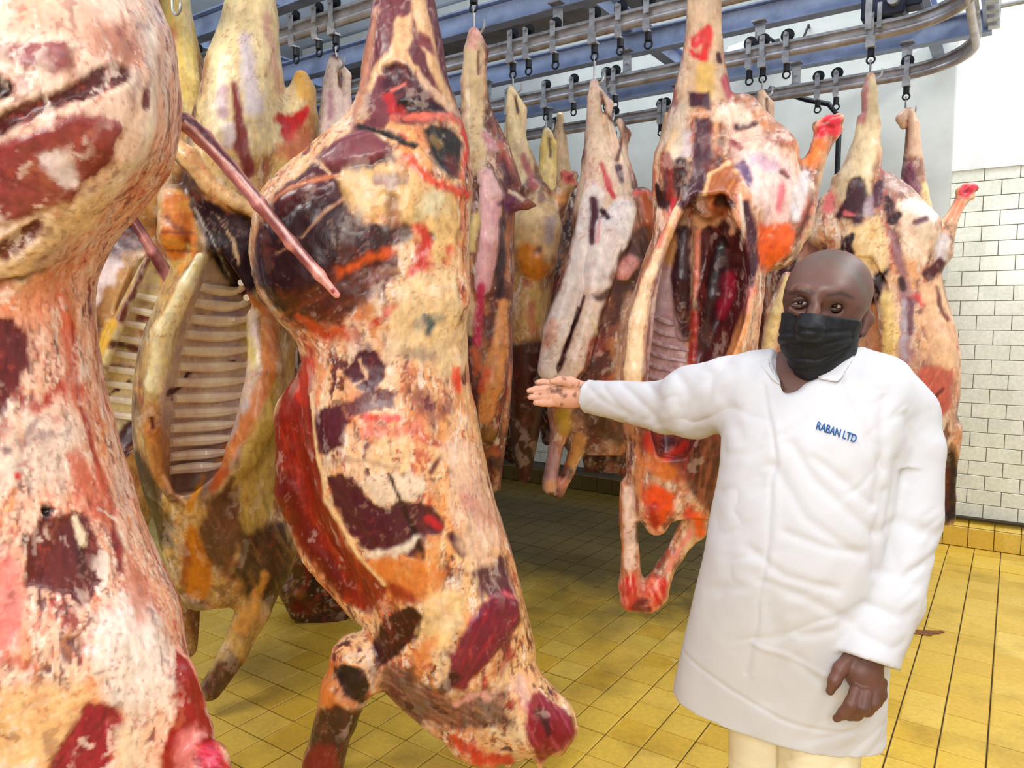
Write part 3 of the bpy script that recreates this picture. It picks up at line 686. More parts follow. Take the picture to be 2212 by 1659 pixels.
sculpt('tail', A, prims, d, .0035, [(214, 150, 140), ((120, 44, 50), .8, 1, 1, .1, .15, .8)], [C_((102, 30, 50), [(355, 238, 8), (425, 268, 8), (480, 330, 7), (560, 424, 4)], 4, 4, 1), C_((150, 90, 110), [(350, 262, 6), (410, 280, 5), (560, 455, 3)], 4, 4, .7), C_((240, 206, 200), [(400, 262, 2), (520, 380, 3), (640, 530, 3), (720, 625, 2)], 3, 3, .9), C_((150, 50, 50), [(720, 628, 5)], 3, 3, 1)], dp=1.73, rough=.001)
# 2 --- the dark purple carcass in the middle of the picture
d = dep(870, RY[1])
Bc = carcass('beef_carcass', 'dark maroon carcass with purple haunch, its raw red neck stump near the floor', None, 1, d, (900, 1650))
hang(868, RY[1], 'meat hook and trolley that carry the dark maroon carcass, above the frame', .03)
prims = [
    L([(-120, 835, 905, 0, .05), (-20, 812, 935, 0, .075), (60, 798, 950, 0, .10), (140, 782, 965, 0, .12), (220, 770, 985, 0, .14), (290, 715, 1005, 0, .17), (340, 655, 1015, 0, .20), (400, 618, 1020, 0, .22), (480, 575, 1012, 0, .235), (560, 553, 998, 0, .24), (630, 570, 998, 0, .235), (690, 610, 1005, .0, .225), (740, 646, 1010, .01, .22), (820, 660, 1014, .02, .23), (900, 655, 1030, .02, .24), (1000, 668, 1050, .02, .25), (1100, 690, 1076, .02, .24), (1200, 740, 1108, .02, .22), (1300, 800, 1136, .01, .2), (1380, 800, 1150, 0, .18), (1450, 806, 1160, 0, .15), (1520, 860, 1168, 0, .12), (1580, 930, 1170, 0, .10), (1625, 990, 1150, 0, .07)], k=.05),
    K([(660, 470, -.06, 95), (680, 590, -.06, 105)], .10, zf=.9),
    K([(900, 440, -.10, 90), (930, 620, -.10, 80)], .10, zf=.8),
    K([(700, 800, .06, 46), (655, 900, .08, 62), (660, 1050, .08, 64), (710, 1180, .06, 62), (800, 1290, .03, 60)], .04),
    K([(775, 1440, -.03, 72), (745, 1485, -.05, 52), (725, 1560, -.03, 46), (700, 1640, -.02, 44), (690, 1690, -.02, 42)], .03),
    K([(1090, 1500, -.02, 80), (1150, 1550, -.02, 74), (1185, 1565, -.02, 62)], .04, zf=1),
    K([(1010, 1600, -.02, 40), (1060, 1640, -.03, 22)], .03), K([(1208, 1528, -.03, 22)], .012), K([(1228, 1572, -.02, 20)], .012), K([(1205, 1612, -.03, 20)], .012), K([(1168, 1632, -.04, 18), (1166, 1652, -.04, 8)], .012), K([(1196, 1570, -.06, 22)], .012), K([(1100, 1632, -.04, 14), (1098, 1656, -.04, 5)], .012),
    # cut opened under the pelvis and seams between the muscles
    K([(930, 285, -.20, 34), (965, 330, -.20, 40)], .02, op='s'),
    K([(780, 268, -.2, 10), (850, 292, -.22, 16), (900, 318, -.22, 11)], .012, op='s'),
    K([(880, 235, -.17, 26), (950, 240, -.15, 14)], .02, op='s')]
base = [(232, 182, 132), ((238, 206, 160), .7, 1, .6, .0, .3, .8), ((220, 124, 76), .8, 1, .7, .14, .25, .8), ((190, 62, 44), 1.6, 1, .8, .27, .16, .75), (PALE, 1.3, 1.2, .5, .22, .25, .7), ((96, 48, 52), 2.4, 1, .8, .40, .1, .75)]
gm = ((84, 34, 44), 85, .6)
st = [
    # shank and rump
    G_((122, 64, 72), [(790, -150), (950, -150), (985, 190), (1000, 260), (760, 290), (780, 120)], 10, 14, 1, 0, ((98, 42, 52), 84, .6)),
    G_((228, 190, 146), [(855, 40), (885, 30), (892, 80), (875, 112), (905, 150), (890, 168), (850, 150), (815, 160), (800, 200), (786, 196), (800, 140), (835, 112)], 6, 12, 1, .004, ((196, 140, 110), 80, .5)),
    G_((226, 184, 140), [(893, -60), (918, -20), (936, 80), (960, 170), (990, 230), (978, 236), (936, 160), (908, 90), (890, 30)], 5, 8, 1, .004),
    C_((206, 150, 122), [(812, 20, 6), (795, 110, 7), (778, 200, 8), (776, 260, 10)], 6, 8, .8),
    G_((134, 70, 78), [(905, 66), (930, 84), (942, 120), (915, 100), (895, 90)], 5, 6, 1, -.004),
    G_((78, 38, 50), [(826, 140), (852, 132), (880, 140), (915, 180), (965, 226), (972, 248), (905, 248), (862, 240), (836, 214), (822, 180)], 5, 8, 1, -.01, ((110, 60, 72), 50, .5)),
    G_((36, 14, 20), [(858, 214), (900, 205), (960, 236), (900, 250), (868, 246)], 6, 8, .95),
    C_((200, 54, 58), [(838, 205, 10), (850, 236, 14), (870, 244, 8)], 6, 12, .95), C_((226, 130, 118), [(846, 190, 5), (872, 178, 3)], 3, 6, .9),
    C_((232, 196, 166), [(905, 160, 6), (950, 205, 8), (995, 250, 8)], 5, 8, .9),
    C_((226, 120, 96), [(845, 256, 6), (905, 254, 8), (960, 250, 10), (1000, 262, 10)], 6, 10, .9, .006),
    G_((190, 150, 110), [(772, 200), (790, 190), (800, 256), (778, 270)], 6, 8, .7),
    # haunch
    G_((72, 28, 38), [(640, 380), (700, 330), (760, 300), (840, 310), (860, 350), (760, 380), (745, 420), (760, 480), (840, 490), (860, 560), (760, 640), (690, 690), (620, 700), (540, 600), (560, 480)], 12, 20, 1, 0, ((52, 18, 28), 130, .6)),
    G_((128, 66, 76), [(686, 344), (735, 300), (790, 278), (852, 318), (842, 340), (790, 352), (720, 372), (690, 360)], 7, 8, 1, .014, ((154, 96, 104), 160, .6)),
    G_((98, 46, 56), [(600, 420), (676, 358), (710, 378), (740, 392), (700, 420), (640, 440), (600, 470)], 8, 10, 1, .010, ((76, 30, 42), 150, .6)),
    G_((54, 20, 30), [(560, 520), (640, 450), (730, 430), (770, 480), (840, 500), (840, 540), (720, 600), (640, 650), (560, 620)], 14, 14, .95, .006),
    C_((238, 196, 160), [(668, 340, 3), (690, 352, 3), (712, 376, 3)], 3, 4, 1, -.002),
    C_((214, 136, 92), [(596, 432, 4), (640, 405, 4), (690, 390, 5), (735, 380, 5)], 5, 6, .95, -.003),
    C_((196, 150, 120), [(652, 512, 2.2), (700, 460, 2.5), (742, 426, 3)], 3, 5, .95, -.004), C_((180, 140, 110), [(600, 548, 2), (632, 530, 2)], 2, 4, .8),
    C_((150, 84, 48), [(606, 690, 4), (660, 640, 4), (720, 605, 5), (780, 580, 5)], 5, 8, .9),
    G_((226, 188, 130), [(735, 392), (760, 376), (830, 360), (900, 392), (985, 420), (1000, 500), (985, 560), (930, 560), (890, 520), (850, 470), (775, 476), (745, 425)], 14, 26, 1, .005, ((202, 156, 104), 60, .5)),
    C_((150, 120, 124), [(815, 388, 12), (850, 392, 16), (872, 392, 9)], 8, 16, .75), C_((90, 60, 50), [(772, 478, 22)], 14, 20, .7), C_((74, 40, 34), [(838, 512, 26), (872, 510, 22)], 12, 20, .9),
    C_((130, 80, 60), [(845, 430, 10), (850, 480, 12)], 10, 14, .7), C_((214, 206, 176), [(935, 440, 30)], 16, 20, .8), C_((150, 140, 96), [(900, 470, 14)], 10, 14, .5),
    C_((90, 78, 54), [(930, 512, 10)], 6, 8, .9, -.006),
    G_((92, 44, 30), [(620, 640), (700, 600), (800, 570), (860, 590), (800, 650), (720, 700), (640, 720)], 16, 24, .95, 0, ((150, 78, 40), 150, .5)),
    C_((226, 104, 50), [(735, 590, 6), (790, 560, 9), (845, 545, 12)], 10, 16, .95), C_((206, 84, 40), [(640, 690, 8), (700, 720, 12), (760, 720, 12)], 10, 18, .8),
    C_((140, 84, 76), [(800, 615, 12), (830, 590, 14)], 10, 20, .7),
    C_(RED, [(905, 490, 8), (915, 530, 14), (905, 575, 18), (885, 600, 12)], 9, 18, .95), C_((222, 84, 54), [(886, 344, 9), (905, 362, 9), (930, 392, 10), (975, 410, 9), (1020, 420, 9)], 7, 14, .95, .006), C_((210, 64, 48), [(972, 540, 10), (980, 580, 8)], 9, 18, .8),
    C_((214, 52, 34), [(800, 700, 8), (840, 676, 10), (872, 655, 8)], 7, 16, .95),
    G_((34, 20, 14), [(912, 280), (935, 268), (975, 276), (1002, 310), (996, 370), (970, 388), (946, 360), (926, 320)], 7, 8, 1), C_((130, 104, 60), [(935, 300, 8), (950, 312, 8)], 5, 10, .9), C_((110, 34, 34), [(975, 350, 14), (985, 375, 10)], 7, 12, .8),
    C_((226, 66, 48), [(1004, 270, 6), (1012, 320, 8), (1002, 380, 6)], 6, 10, .95, .006), C_((234, 170, 110), [(838, 272, 6), (885, 280, 8), (905, 320, 9), (928, 360, 8)], 6, 10, .9, .008),
    C_((30, 12, 14), [(778, 272, 6), (850, 294, 8), (898, 316, 6)], 4, 6, 1),
    # waist
    G_((234, 208, 164), [(870, 600), (990, 560), (1006, 700), (1010, 800), (960, 820), (880, 760), (850, 700)], 18, 30, .9, 0, ((216, 170, 122), 84, .5)),
    C_((52, 92, 108), [(918, 684, 6), (932, 704, 8), (926, 722, 7)], 4, 10, .95), C_((120, 130, 128), [(905, 700, 14), (940, 690, 12)], 10, 20, .55), C_((120, 110, 108), [(880, 755, 18), (930, 770, 14)], 12, 24, .55),
    C_((226, 74, 52), [(985, 800, 9), (990, 840, 10)], 8, 12, .9),
    # side of the chest
    G_((92, 42, 54), [(795, 738), (828, 782), (832, 812), (800, 850), (768, 842), (744, 806), (766, 772)], 4, 12, 1, -.003, gm), C_((232, 190, 160), [(760, 830, 4), (790, 815, 3), (775, 780, 2)], 3, 12, .9),
    G_((98, 44, 56), [(690, 884), (735, 874), (752, 912), (740, 960), (700, 985), (676, 960), (668, 925)], 6, 10, 1, .002, gm), G_((100, 46, 60), [(736, 868), (790, 846), (860, 842), (850, 880), (790, 892), (755, 900)], 6, 16, .9, 0, gm),
    C_((224, 60, 44), [(790, 905, 8), (830, 900, 8), (860, 900, 6)], 7, 18, .9), C_((224, 120, 100), [(800, 935, 14), (900, 930, 14)], 14, 24, .7), C_((126, 66, 76), [(905, 860, 20), (930, 900, 16), (960, 880, 14)], 12, 26, .65),
    C_((180, 50, 50), [(935, 960, 6), (980, 965, 4)], 5, 12, .8), C_((110, 40, 50), [(930, 1020, 7), (952, 990, 4)], 4, 6, .9),
    C_((188, 150, 122), [(690, 1000, 5), (760, 995, 6), (860, 1010, 6)], 5, 10, .7),
    G_((92, 36, 50), [(705, 1030), (742, 1022), (775, 1050), (800, 1090), (835, 1100), (862, 1078), (890, 1078), (930, 1096), (962, 1130), (958, 1150), (925, 1152), (915, 1165), (916, 1210), (885, 1200), (860, 1192), (800, 1192), (748, 1150), (722, 1090)], 5, 14, 1, -.005, ((76, 24, 40), 60, .6)),
    G_((232, 212, 190), [(788, 1032), (840, 1016), (905, 1018), (920, 1060), (880, 1076), (850, 1090), (812, 1096), (790, 1070)], 8, 20, .9), C_((196, 40, 52), [(925, 1120, 7), (950, 1136, 8)], 5, 8, .9), C_((40, 12, 20), [(838, 1022, 3), (870, 1090, 4), (895, 1150, 5), (912, 1206, 5)], 3, 4, 1, -.010),
    C_((238, 224, 206), [(800, 1200, 8), (850, 1196, 8), (905, 1160, 7)], 6, 14, .9), C_((84, 36, 50), [(975, 1155, 10), (998, 1192, 10)], 5, 8, 1),
    G_((236, 198, 172), [(960, 960), (1036, 960), (1085, 1150), (1050, 1260), (1000, 1180), (980, 1080)], 16, 30, .8, 0, ((246, 226, 210), 65, .6)), C_((190, 110, 100), [(1010, 1080, 20), (1040, 1120, 16)], 16, 34, .55),
    G_((214, 128, 58), [(790, 1210), (900, 1200), (960, 1240), (950, 1290), (870, 1310), (820, 1280)], 18, 30, .9, 0, ((232, 170, 100), 70, .5)), C_((150, 36, 30), [(850, 1270, 12), (880, 1300, 14)], 10, 18, .85),
    G_((94, 44, 62), [(1015, 1235), (1060, 1215), (1092, 1200), (1120, 1290), (1080, 1300), (1040, 1290)], 10, 20, .95, 0, ((226, 200, 190), 70, .5)),
    G_((124, 36, 62), [(1056, 1288), (1100, 1268), (1122, 1300), (1126, 1340), (1090, 1390), (1040, 1450), (1002, 1490), (964, 1484), (976, 1420), (1008, 1350)], 6, 10, 1, .010, ((176, 44, 66), 120, .7)),
    C_((62, 18, 30), [(985, 1460, 14), (950, 1490, 10)], 8, 10, .85), C_((226, 110, 124), [(1085, 1285, 5), (1112, 1290, 4)], 4, 8, .8),
    G_((66, 18, 18), [(845, 1330), (880, 1308), (905, 1320), (926, 1342), (890, 1392), (850, 1420), (815, 1448), (802, 1400), (818, 1350)], 5, 10, 1, -.006, ((96, 26, 24), 150, .5)),
    G_((238, 204, 150), [(930, 1270), (1010, 1270), (1005, 1340), (970, 1410), (930, 1400), (900, 1370)], 12, 24, .9), C_((226, 140, 80), [(930, 1390, 16), (900, 1450, 14)], 14, 20, .8), C_((60, 34, 28), [(885, 1450, 18)], 12, 24, .6),
    # flank skin, the dark red side
    G_((138, 36, 18), [(640, 760), (668, 780), (672, 860), (690, 1000), (700, 1080), (760, 1190), (840, 1270), (800, 1330), (740, 1300), (640, 1180), (580, 1050), (580, 920)], 8, 8, 1, 0, ((196, 70, 40), 78, .5)),
    C_((244, 210, 160), [(672, 850, 4), (682, 960, 4), (704, 1080, 4), (770, 1190, 4), (830, 1262, 4)], 4, 5, .95, .006), C_((206, 62, 44), [(668, 780, 10), (650, 860, 12)], 9, 14, .8), C_((90, 18, 10), [(610, 1030, 14), (660, 1160, 22), (740, 1270, 20)], 16, 16, .7),
    # fore leg and neck
    G_((46, 24, 26), [(705, 1446), (745, 1436), (792, 1448), (802, 1490), (782, 1520), (750, 1510), (728, 1476)], 5, 8, 1, -.008), C_((226, 138, 66), [(700, 1440, 12), (700, 1490, 14), (720, 1530, 14)], 7, 10, .95), C_((236, 206, 186), [(740, 1424, 4), (790, 1404, 4), (808, 1450, 5), (806, 1520, 4), (770, 1528, 4)], 4, 8, .9),
    G_((64, 26, 26), [(672, 1550), (690, 1530), (790, 1530), (790, 1700), (650, 1700)], 9, 14, .95, 0, ((120, 60, 50), 80, .5)), C_((160, 54, 46), [(690, 1650, 40)], 14, 20, .8),
    G_((78, 34, 42), [(800, 1440), (880, 1440), (950, 1500), (1100, 1480), (1120, 1560), (960, 1580), (840, 1540)], 16, 26, .8, 0, ((200, 140, 120), 30, .5)),
    C_((226, 172, 160), [(985, 1515, 8), (1030, 1500, 8), (1060, 1505, 6)], 6, 14, .85), C_((214, 170, 130), [(985, 1497, 12)], 4, 5, .9, .006), C_((236, 192, 180), [(1130, 1470, 12), (1140, 1520, 14)], 10, 20, .8), C_((150, 60, 66), [(1080, 1450, 16), (1100, 1420, 14)], 12, 22, .6),
    G_((140, 24, 46), [(1136, 1515), (1165, 1495), (1200, 1520), (1235, 1545), (1245, 1580), (1215, 1620), (1170, 1650), (1140, 1600)], 6, 12, 1, .004, ((224, 110, 140), 60, .45)), C_((50, 12, 24), [(1165, 1540, 12), (1190, 1580, 10)], 6, 14, .8),
    C_((206, 60, 40), [(980, 1600, 14), (1040, 1640, 14), (1100, 1640, 12)], 9, 16, .9)]
sculpt('body', Bc, prims, d, .0064, base, st, dp=d-.2, rough=.006, slv=1.0, parts=[('flank',[3]),('fore_leg',[4]),('neck',[5,6,7,8,9,10,11,12])])
M_rib = simple('rib_bone_and_membrane', (252, 240, 208), .4, noise=.5, scale=16, bump=.15, col2=(232, 204, 190), coat=.2)
M_ribm = simple('mauve_rib_membrane', (198, 172, 174), .38, noise=.5, scale=30, bump=.15, col2=(150, 116, 126), coat=.2)
# 3 --- open carcass with yellow fat, ribs in view
d = dep(520, RY[1])
C = carcass('beef_carcass', 'open yellow-fat carcass showing its ribs behind the long loose tail', None, 1, d, (470, 1560))
hang(520, RY[1], 'meat hook and trolley over the cream shank of the open yellow carcass')
cav = [(545, 440, 474, -.18, .10), (600, 424, 512, -.17, .16), (700, 388, 548, -.17, .19), (800, 366, 558, -.17, .20), (900, 358, 538, -.17, .20), (1000, 356, 494, -.16, .17), (1062, 364, 436, -.15, .10)]
prims = [
    L([(430, 420, 610, .06, .14), (520, 402, 640, .05, .2), (620, 366, 640, .04, .24), (720, 326, 636, .03, .26), (850, 303, 628, .03, .27), (980, 306, 616, .03, .26), (1080, 330, 612, .03, .24), (1170, 360, 628, .03, .2), (1240, 384, 620, .02, .15), (1300, 395, 560, .02, .1)], k=.04),
    K([(548, -60, 0, 36), (542, 40, 0, 56), (528, 160, 0, 78), (520, 260, 0, 92), (524, 340, .02, 105)], .05), K([(520, 330, .02, 100), (500, 430, .0, 100), (520, 540, -.02, 80), (580, 660, -.02, 36)], .06),
    K([(652, 168, .08, 14), (655, 195, .08, 24), (640, 260, .08, 46), (615, 360, .06, 80), (600, 430, .05, 90)], .05),
    K([(420, 1160, -.03, 60), (425, 1240, -.05, 44), (428, 1282, -.06, 28)], .05),
    K([(590, 1160, .02, 60), (548, 1320, -.02, 36), (505, 1410, -.05, 30), (455, 1490, -.08, 24)], .04), K([(400, 1240, .12, 34), (405, 1400, .12, 20)], .04),
    L(cav, k=.03, op='s'),
    K([(432, 556, -.22, 9), (400, 620, -.24, 18), (352, 720, -.25, 24), (336, 830, -.25, 22), (330, 930, -.25, 20), (340, 1020, -.24, 14), (372, 1080, -.22, 8)], .02),
    K([(560, 690, -.1, 26), (575, 800, -.15, 40), (560, 900, -.17, 44), (525, 980, -.18, 36), (480, 1060, -.18, 16)], .03),
    K([(385, 440, -.1, 40), (380, 510, -.13, 36), (388, 570, -.12, 18)], .03), K([(345, 288, -.15, 18), (405, 340, -.17, 24), (450, 400, -.17, 17), (520, 440, -.17, 15), (578, 478, -.15, 12)], .012, zf=.6)]
base = [(218, 180, 112), ((160, 100, 50), .9, 1, .6, .12, .3, .8), ((238, 214, 160), .8, 1, .6, .15, .3, .7), ((84, 40, 28), 1.3, 1, .6, .2, .22, .8)]
st = [
    G_((236, 216, 170), [(470, -80), (600, -80), (640, 120), (660, 260), (580, 330), (450, 300), (440, 220)], 14, 16, 1, 0, ((232, 200, 140), 84, .5)),
    C_((220, 210, 222), [(530, 90, 14), (545, 230, 20)], 12, 16, .8), C_((214, 170, 150), [(575, 30, 7), (590, 120, 8), (600, 190, 9)], 7, 16, .9), C_((160, 90, 70), [(585, 110, 4), (575, 160, 4)], 4, 14, .8),
    C_((190, 150, 160), [(480, 190, 10), (484, 250, 12)], 8, 10, .9), C_((140, 60, 54), [(506, 185, 8), (515, 240, 11), (520, 320, 16), (540, 370, 14)], 6, 10, 1, -.004), C_((214, 196, 200), [(492, 280, 12), (490, 310, 10)], 8, 12, .9),
    C_((204, 30, 26), [(610, 256, 14), (640, 268, 20), (655, 240, 12), (630, 290, 20)], 7, 16, 1), C_((206, 120, 76), [(620, 330, 22), (660, 300, 20)], 12, 22, .9), C_((232, 182, 90), [(650, 165, 12), (655, 200, 16)], 6, 8, .9),
    G_((66, 34, 26), [(320, 330), (420, 340), (460, 450), (420, 470), (380, 400), (300, 390)], 14, 24, .9, 0, ((150, 86, 50), 30, .6)), C_((222, 160, 96), [(360, 300, 10), (430, 370, 14), (480, 430, 16), (560, 470, 10)], 8, 16, .9, .006),
    G_((222, 134, 52), [(350, 420), (400, 410), (424, 480), (420, 560), (390, 590), (350, 540)], 9, 16, 1, 0, ((244, 190, 90), 0, .6)), C_((120, 54, 26), [(356, 470, 6), (400, 500, 5), (400, 540, 5)], 5, 12, .7),
    G_((58, 24, 26), [(430, 450), (500, 450), (560, 480), (575, 560), (540, 640), (480, 600), (450, 540)], 12, 18, 1, 0, ((130, 96, 80), 60, .5)), C_((214, 190, 160), [(490, 500, 3), (520, 560, 4), (540, 530, 3), (560, 500, 3)], 3, 10, .9), C_((200, 120, 44), [(530, 640, 8), (580, 680, 10), (606, 690, 8)], 6, 10, .95),
    # inside of the chest
    G_((216, 192, 170), [(440, 540), (500, 590), (556, 700), (566, 800), (548, 900), (500, 1000), (440, 1070), (350, 1060), (350, 800), (390, 690)], 8, 10, 1, 0, ((196, 176, 196), 8, .5)),
    C_((190, 178, 214), [(470, 640, 20), (500, 680, 20), (440, 700, 14)], 14, 24, .8), C_((232, 208, 120), [(520, 700, 14), (545, 780, 14)], 14, 20, .8),
    C_((84, 24, 36), [(366, 852, 5), (392, 832, 5), (402, 806, 5), (440, 796, 4), (480, 792, 4), (505, 784, 5)], 3, 8, 1, -.004), C_((110, 50, 66), [(375, 862, 3), (420, 870, 2), (500, 862, 3)], 3, 6, .8),
    G_((150, 120, 124), [(350, 900), (540, 890), (510, 1000), (440, 1080), (350, 1060)], 20, 20, .4), G_((120, 84, 56), [(352, 980), (490, 960), (440, 1080), (356, 1070)], 18, 16, .7),
    # cut edges of the belly wall
    C_((246, 230, 186), [(440, 552, 8), (404, 620, 16), (360, 715, 22), (340, 830, 22)], 4, 6, 1, 0, ((240, 214, 120), 80, .5)), C_((206, 144, 76), [(334, 890, 22), (336, 960, 24), (350, 1040, 18)], 12, 14, .9, 0, ((120, 56, 30), 80, .5)), C_((80, 30, 20), [(334, 905, 5), (338, 925, 4)], 3, 6, 1),
    C_((240, 190, 150), [(358, 1030, 3), (372, 1064, 4), (400, 1086, 4)], 3, 5, .9, .005),
    G_((206, 176, 100), [(600, 780), (618, 860), (600, 1000), (570, 1140), (520, 1150), (505, 1030), (540, 940)], 10, 22, 1, 0, ((150, 124, 52), 80, .6)), G_((206, 128, 70), [(570, 690), (604, 700), (600, 800), (560, 900), (480, 1010), (460, 1060), (470, 980), (540, 880), (566, 780)], 9, 14, .95, 0, ((232, 170, 110), 60, .5)),
    C_((190, 92, 36), [(455, 1050, 10), (480, 1020, 12)], 8, 14, .9), C_((216, 150, 50), [(410, 1100, 8), (425, 1060, 7), (435, 1030, 5)], 5, 8, 1),
    G_((92, 42, 30), [(440, 1080), (500, 1030), (520, 1150), (500, 1240), (430, 1220)], 12, 20, .9, 0, ((150, 90, 50), 60, .5)), C_((216, 138, 34), [(415, 1150, 14), (425, 1230, 30), (428, 1270, 26)], 8, 12, 1), C_((150, 70, 24), [(395, 1180, 10), (400, 1260, 8)], 8, 12, .8),
    G_((70, 44, 30), [(520, 1150), (620, 1120), (650, 1240), (600, 1330), (540, 1300), (500, 1240)], 14, 24, .95, 0, ((170, 130, 80), 60, .5)), C_((222, 164, 86), [(570, 1240, 8), (545, 1320, 12), (520, 1360, 14)], 7, 12, .95), C_((70, 30, 24), [(500, 1440, 26), (460, 1490, 30)], 14, 16, .9, 0, ((140, 80, 60), 60, .5)),
    G_((52, 22, 18), [(300, 960), (330, 1020), (356, 1100), (380, 1180), (300, 1180), (250, 1000)], 12, 14, .9)]
st += [C_((238, 196, 140), [(345, 288, 15), (405, 340, 21), (450, 400, 14), (520, 440, 12), (578, 478, 10)], 5, 6, 1, .002, ((226, 140, 84), 45, .6)), C_((96, 44, 28), [(345, 345, 12), (390, 400, 8), (430, 430, 6)], 7, 12, .9, 0, ((190, 96, 50), 45, .6)),
    G_((46, 18, 26), [(410, 440), (440, 430), (520, 470), (565, 500), (570, 580), (540, 640), (500, 620), (450, 540)], 7, 10, 1, 0, ((86, 50, 50), 55, .5)), C_((222, 190, 150), [(470, 470, 2), (505, 520, 3), (515, 570, 3)], 2, 8, .9, .002), C_((226, 190, 150), [(575, 490, 4), (565, 540, 3), (545, 590, 4)], 3, 8, .9, .002), C_((200, 190, 180), [(420, 450, 2), (470, 540, 2), (500, 600, 2)], 2, 6, .7),
    C_((236, 206, 120), [(365, 575, 4), (410, 560, 5), (400, 530, 4)], 5, 10, .7), C_((150, 66, 40), [(350, 500, 4), (415, 505, 4)], 3, 8, .8, -.003), C_((150, 66, 40), [(355, 540, 3), (412, 545, 3)], 3, 8, .8, -.003)]
sculpt('body', C, prims, d, .0075, base, st, dp=d-.15, rough=.004, slv=0.5, parts=[('hind_leg',[1,2]),('hind_leg',[3]),('brisket',[4]),('fore_leg',[5]),('fore_leg',[6]),('belly_flap',[8]),('belly_flap',[9])])
ribs(C, cav, d, [610, 644, 678, 712, 747, 782, 817, 852, 886, 918, 950, 982, 1012], .0175, None, slant=-.10, f0=.01, f1=.97, mat=M_rib, lift=.25)
# 4 --- the carcass behind it, half hidden
d = dep(300, RY[1])+.35
D = carcass('beef_carcass', 'half hidden open carcass between the nearest haunch and the open yellow-fat carcass', None, 1, d, (280, 1250))
hang(378, RY[1]+.0, 'meat hook and trolley over the yellow shank beside the nearest haunch')
cav = [(560, 300, 352, -.15, .10), (640, 268, 412, -.15, .14), (740, 238, 420, -.15, .16), (840, 208, 400, -.15, .16), (930, 200, 340, -.14, .14), (980, 214, 270, -.13, .08)]
prims = [L([(420, 190, 410, .05, .16), (540, 150, 430, .04, .2), (700, 140, 440, .03, .23), (850, 150, 420, .03, .24), (950, 170, 370, .03, .22), (1060, 210, 340, .03, .16), (1150, 240, 310, .03, .1)], k=.04),
    K([(372, -60, 0, 30), (378, 60, 0, 40), (390, 200, 0, 60), (380, 300, 0, 80), (330, 420, 0, 100)], .05), L(cav, k=.025, op='s'),
    K([(318, 560, -.18, 8), (258, 690, -.2, 14), (215, 800, -.2, 14), (190, 860, -.2, 12)], .015), K([(210, 600, -.1, 50), (240, 560, -.1, 40)], .03)]
base = [(196, 150, 90), ((90, 40, 30), .9, 1, .6, .1, .3, .9), ((226, 196, 130), .8, 1, .6, .2, .3, .6)]
st = [G_((236, 204, 116), [(340, -80), (420, -80), (430, 250), (400, 260), (360, 160)], 10, 12, 1, 0, ((240, 222, 170), 84, .6)), C_((206, 120, 84), [(366, 60, 10), (370, 130, 10), (366, 190, 8)], 8, 12, .9), C_((120, 50, 40), [(366, 160, 5), (370, 200, 4)], 4, 8, .8),
    G_((232, 214, 160), [(300, 560), (420, 560), (420, 760), (330, 900), (220, 980), (190, 870)], 8, 12, 1, 0, ((214, 180, 190), 10, .5)), C_((140, 30, 60), [(310, 690, 12), (345, 680, 16)], 9, 14, .9), C_((200, 70, 50), [(310, 722, 8), (350, 715, 6)], 8, 14, .8),
    C_((104, 44, 40), [(236, 742, 6), (300, 752, 7), (320, 760, 4)], 5, 8, .95, -.005), C_((120, 74, 60), [(215, 790, 5), (300, 800, 5)], 5, 10, .7), C_((96, 36, 46), [(196, 878, 5), (225, 868, 4), (240, 846, 4), (280, 826, 4)], 3, 8, 1),
    C_((120, 56, 44), [(318, 560, 6), (260, 690, 8)], 5, 6, 1), C_((240, 190, 84), [(240, 700, 10), (200, 800, 12), (180, 860, 10)], 5, 6, 1), C_((236, 216, 214), [(215, 600, 30), (235, 570, 26), (190, 650, 24)], 9, 22, 1, .006), C_((190, 40, 60), [(190, 665, 5)], 4, 6, .8),
    G_((78, 40, 44), [(170, 460), (280, 450), (330, 540), (260, 560), (180, 560)], 14, 20, .95, 0, ((196, 180, 190), 20, .5)), C_((226, 160, 50), [(360, 600, 14), (366, 650, 16)], 8, 10, .9), G_((80, 30, 34), [(300, 870), (320, 840), (330, 920), (250, 1010), (230, 990)], 6, 10, 1)]
sculpt('body', D, prims, d, .009, base, st, dp=d-.15, rough=.004, slv=0.4, parts=[('hind_leg',[1]),('belly_flap',[3]),('kidney_fat',[4])])
ribs(D, cav, d, [640, 672, 704, 738, 772, 806, 838, 870, 902], .016, None, slant=.12, f0=.02, f1=.95, mat=M_rib, lift=.25)
sculpt('loose_strip', D, [K([(252, 420, -.5, 6), (285, 470, -.5, 10), (330, 545, -.48, 12), (365, 600, -.45, 14)], .01)], d, .006, [(206, 140, 130), ((110, 40, 44), 1.2, 1, 1, .0, .2, .9)], [], rough=.001)
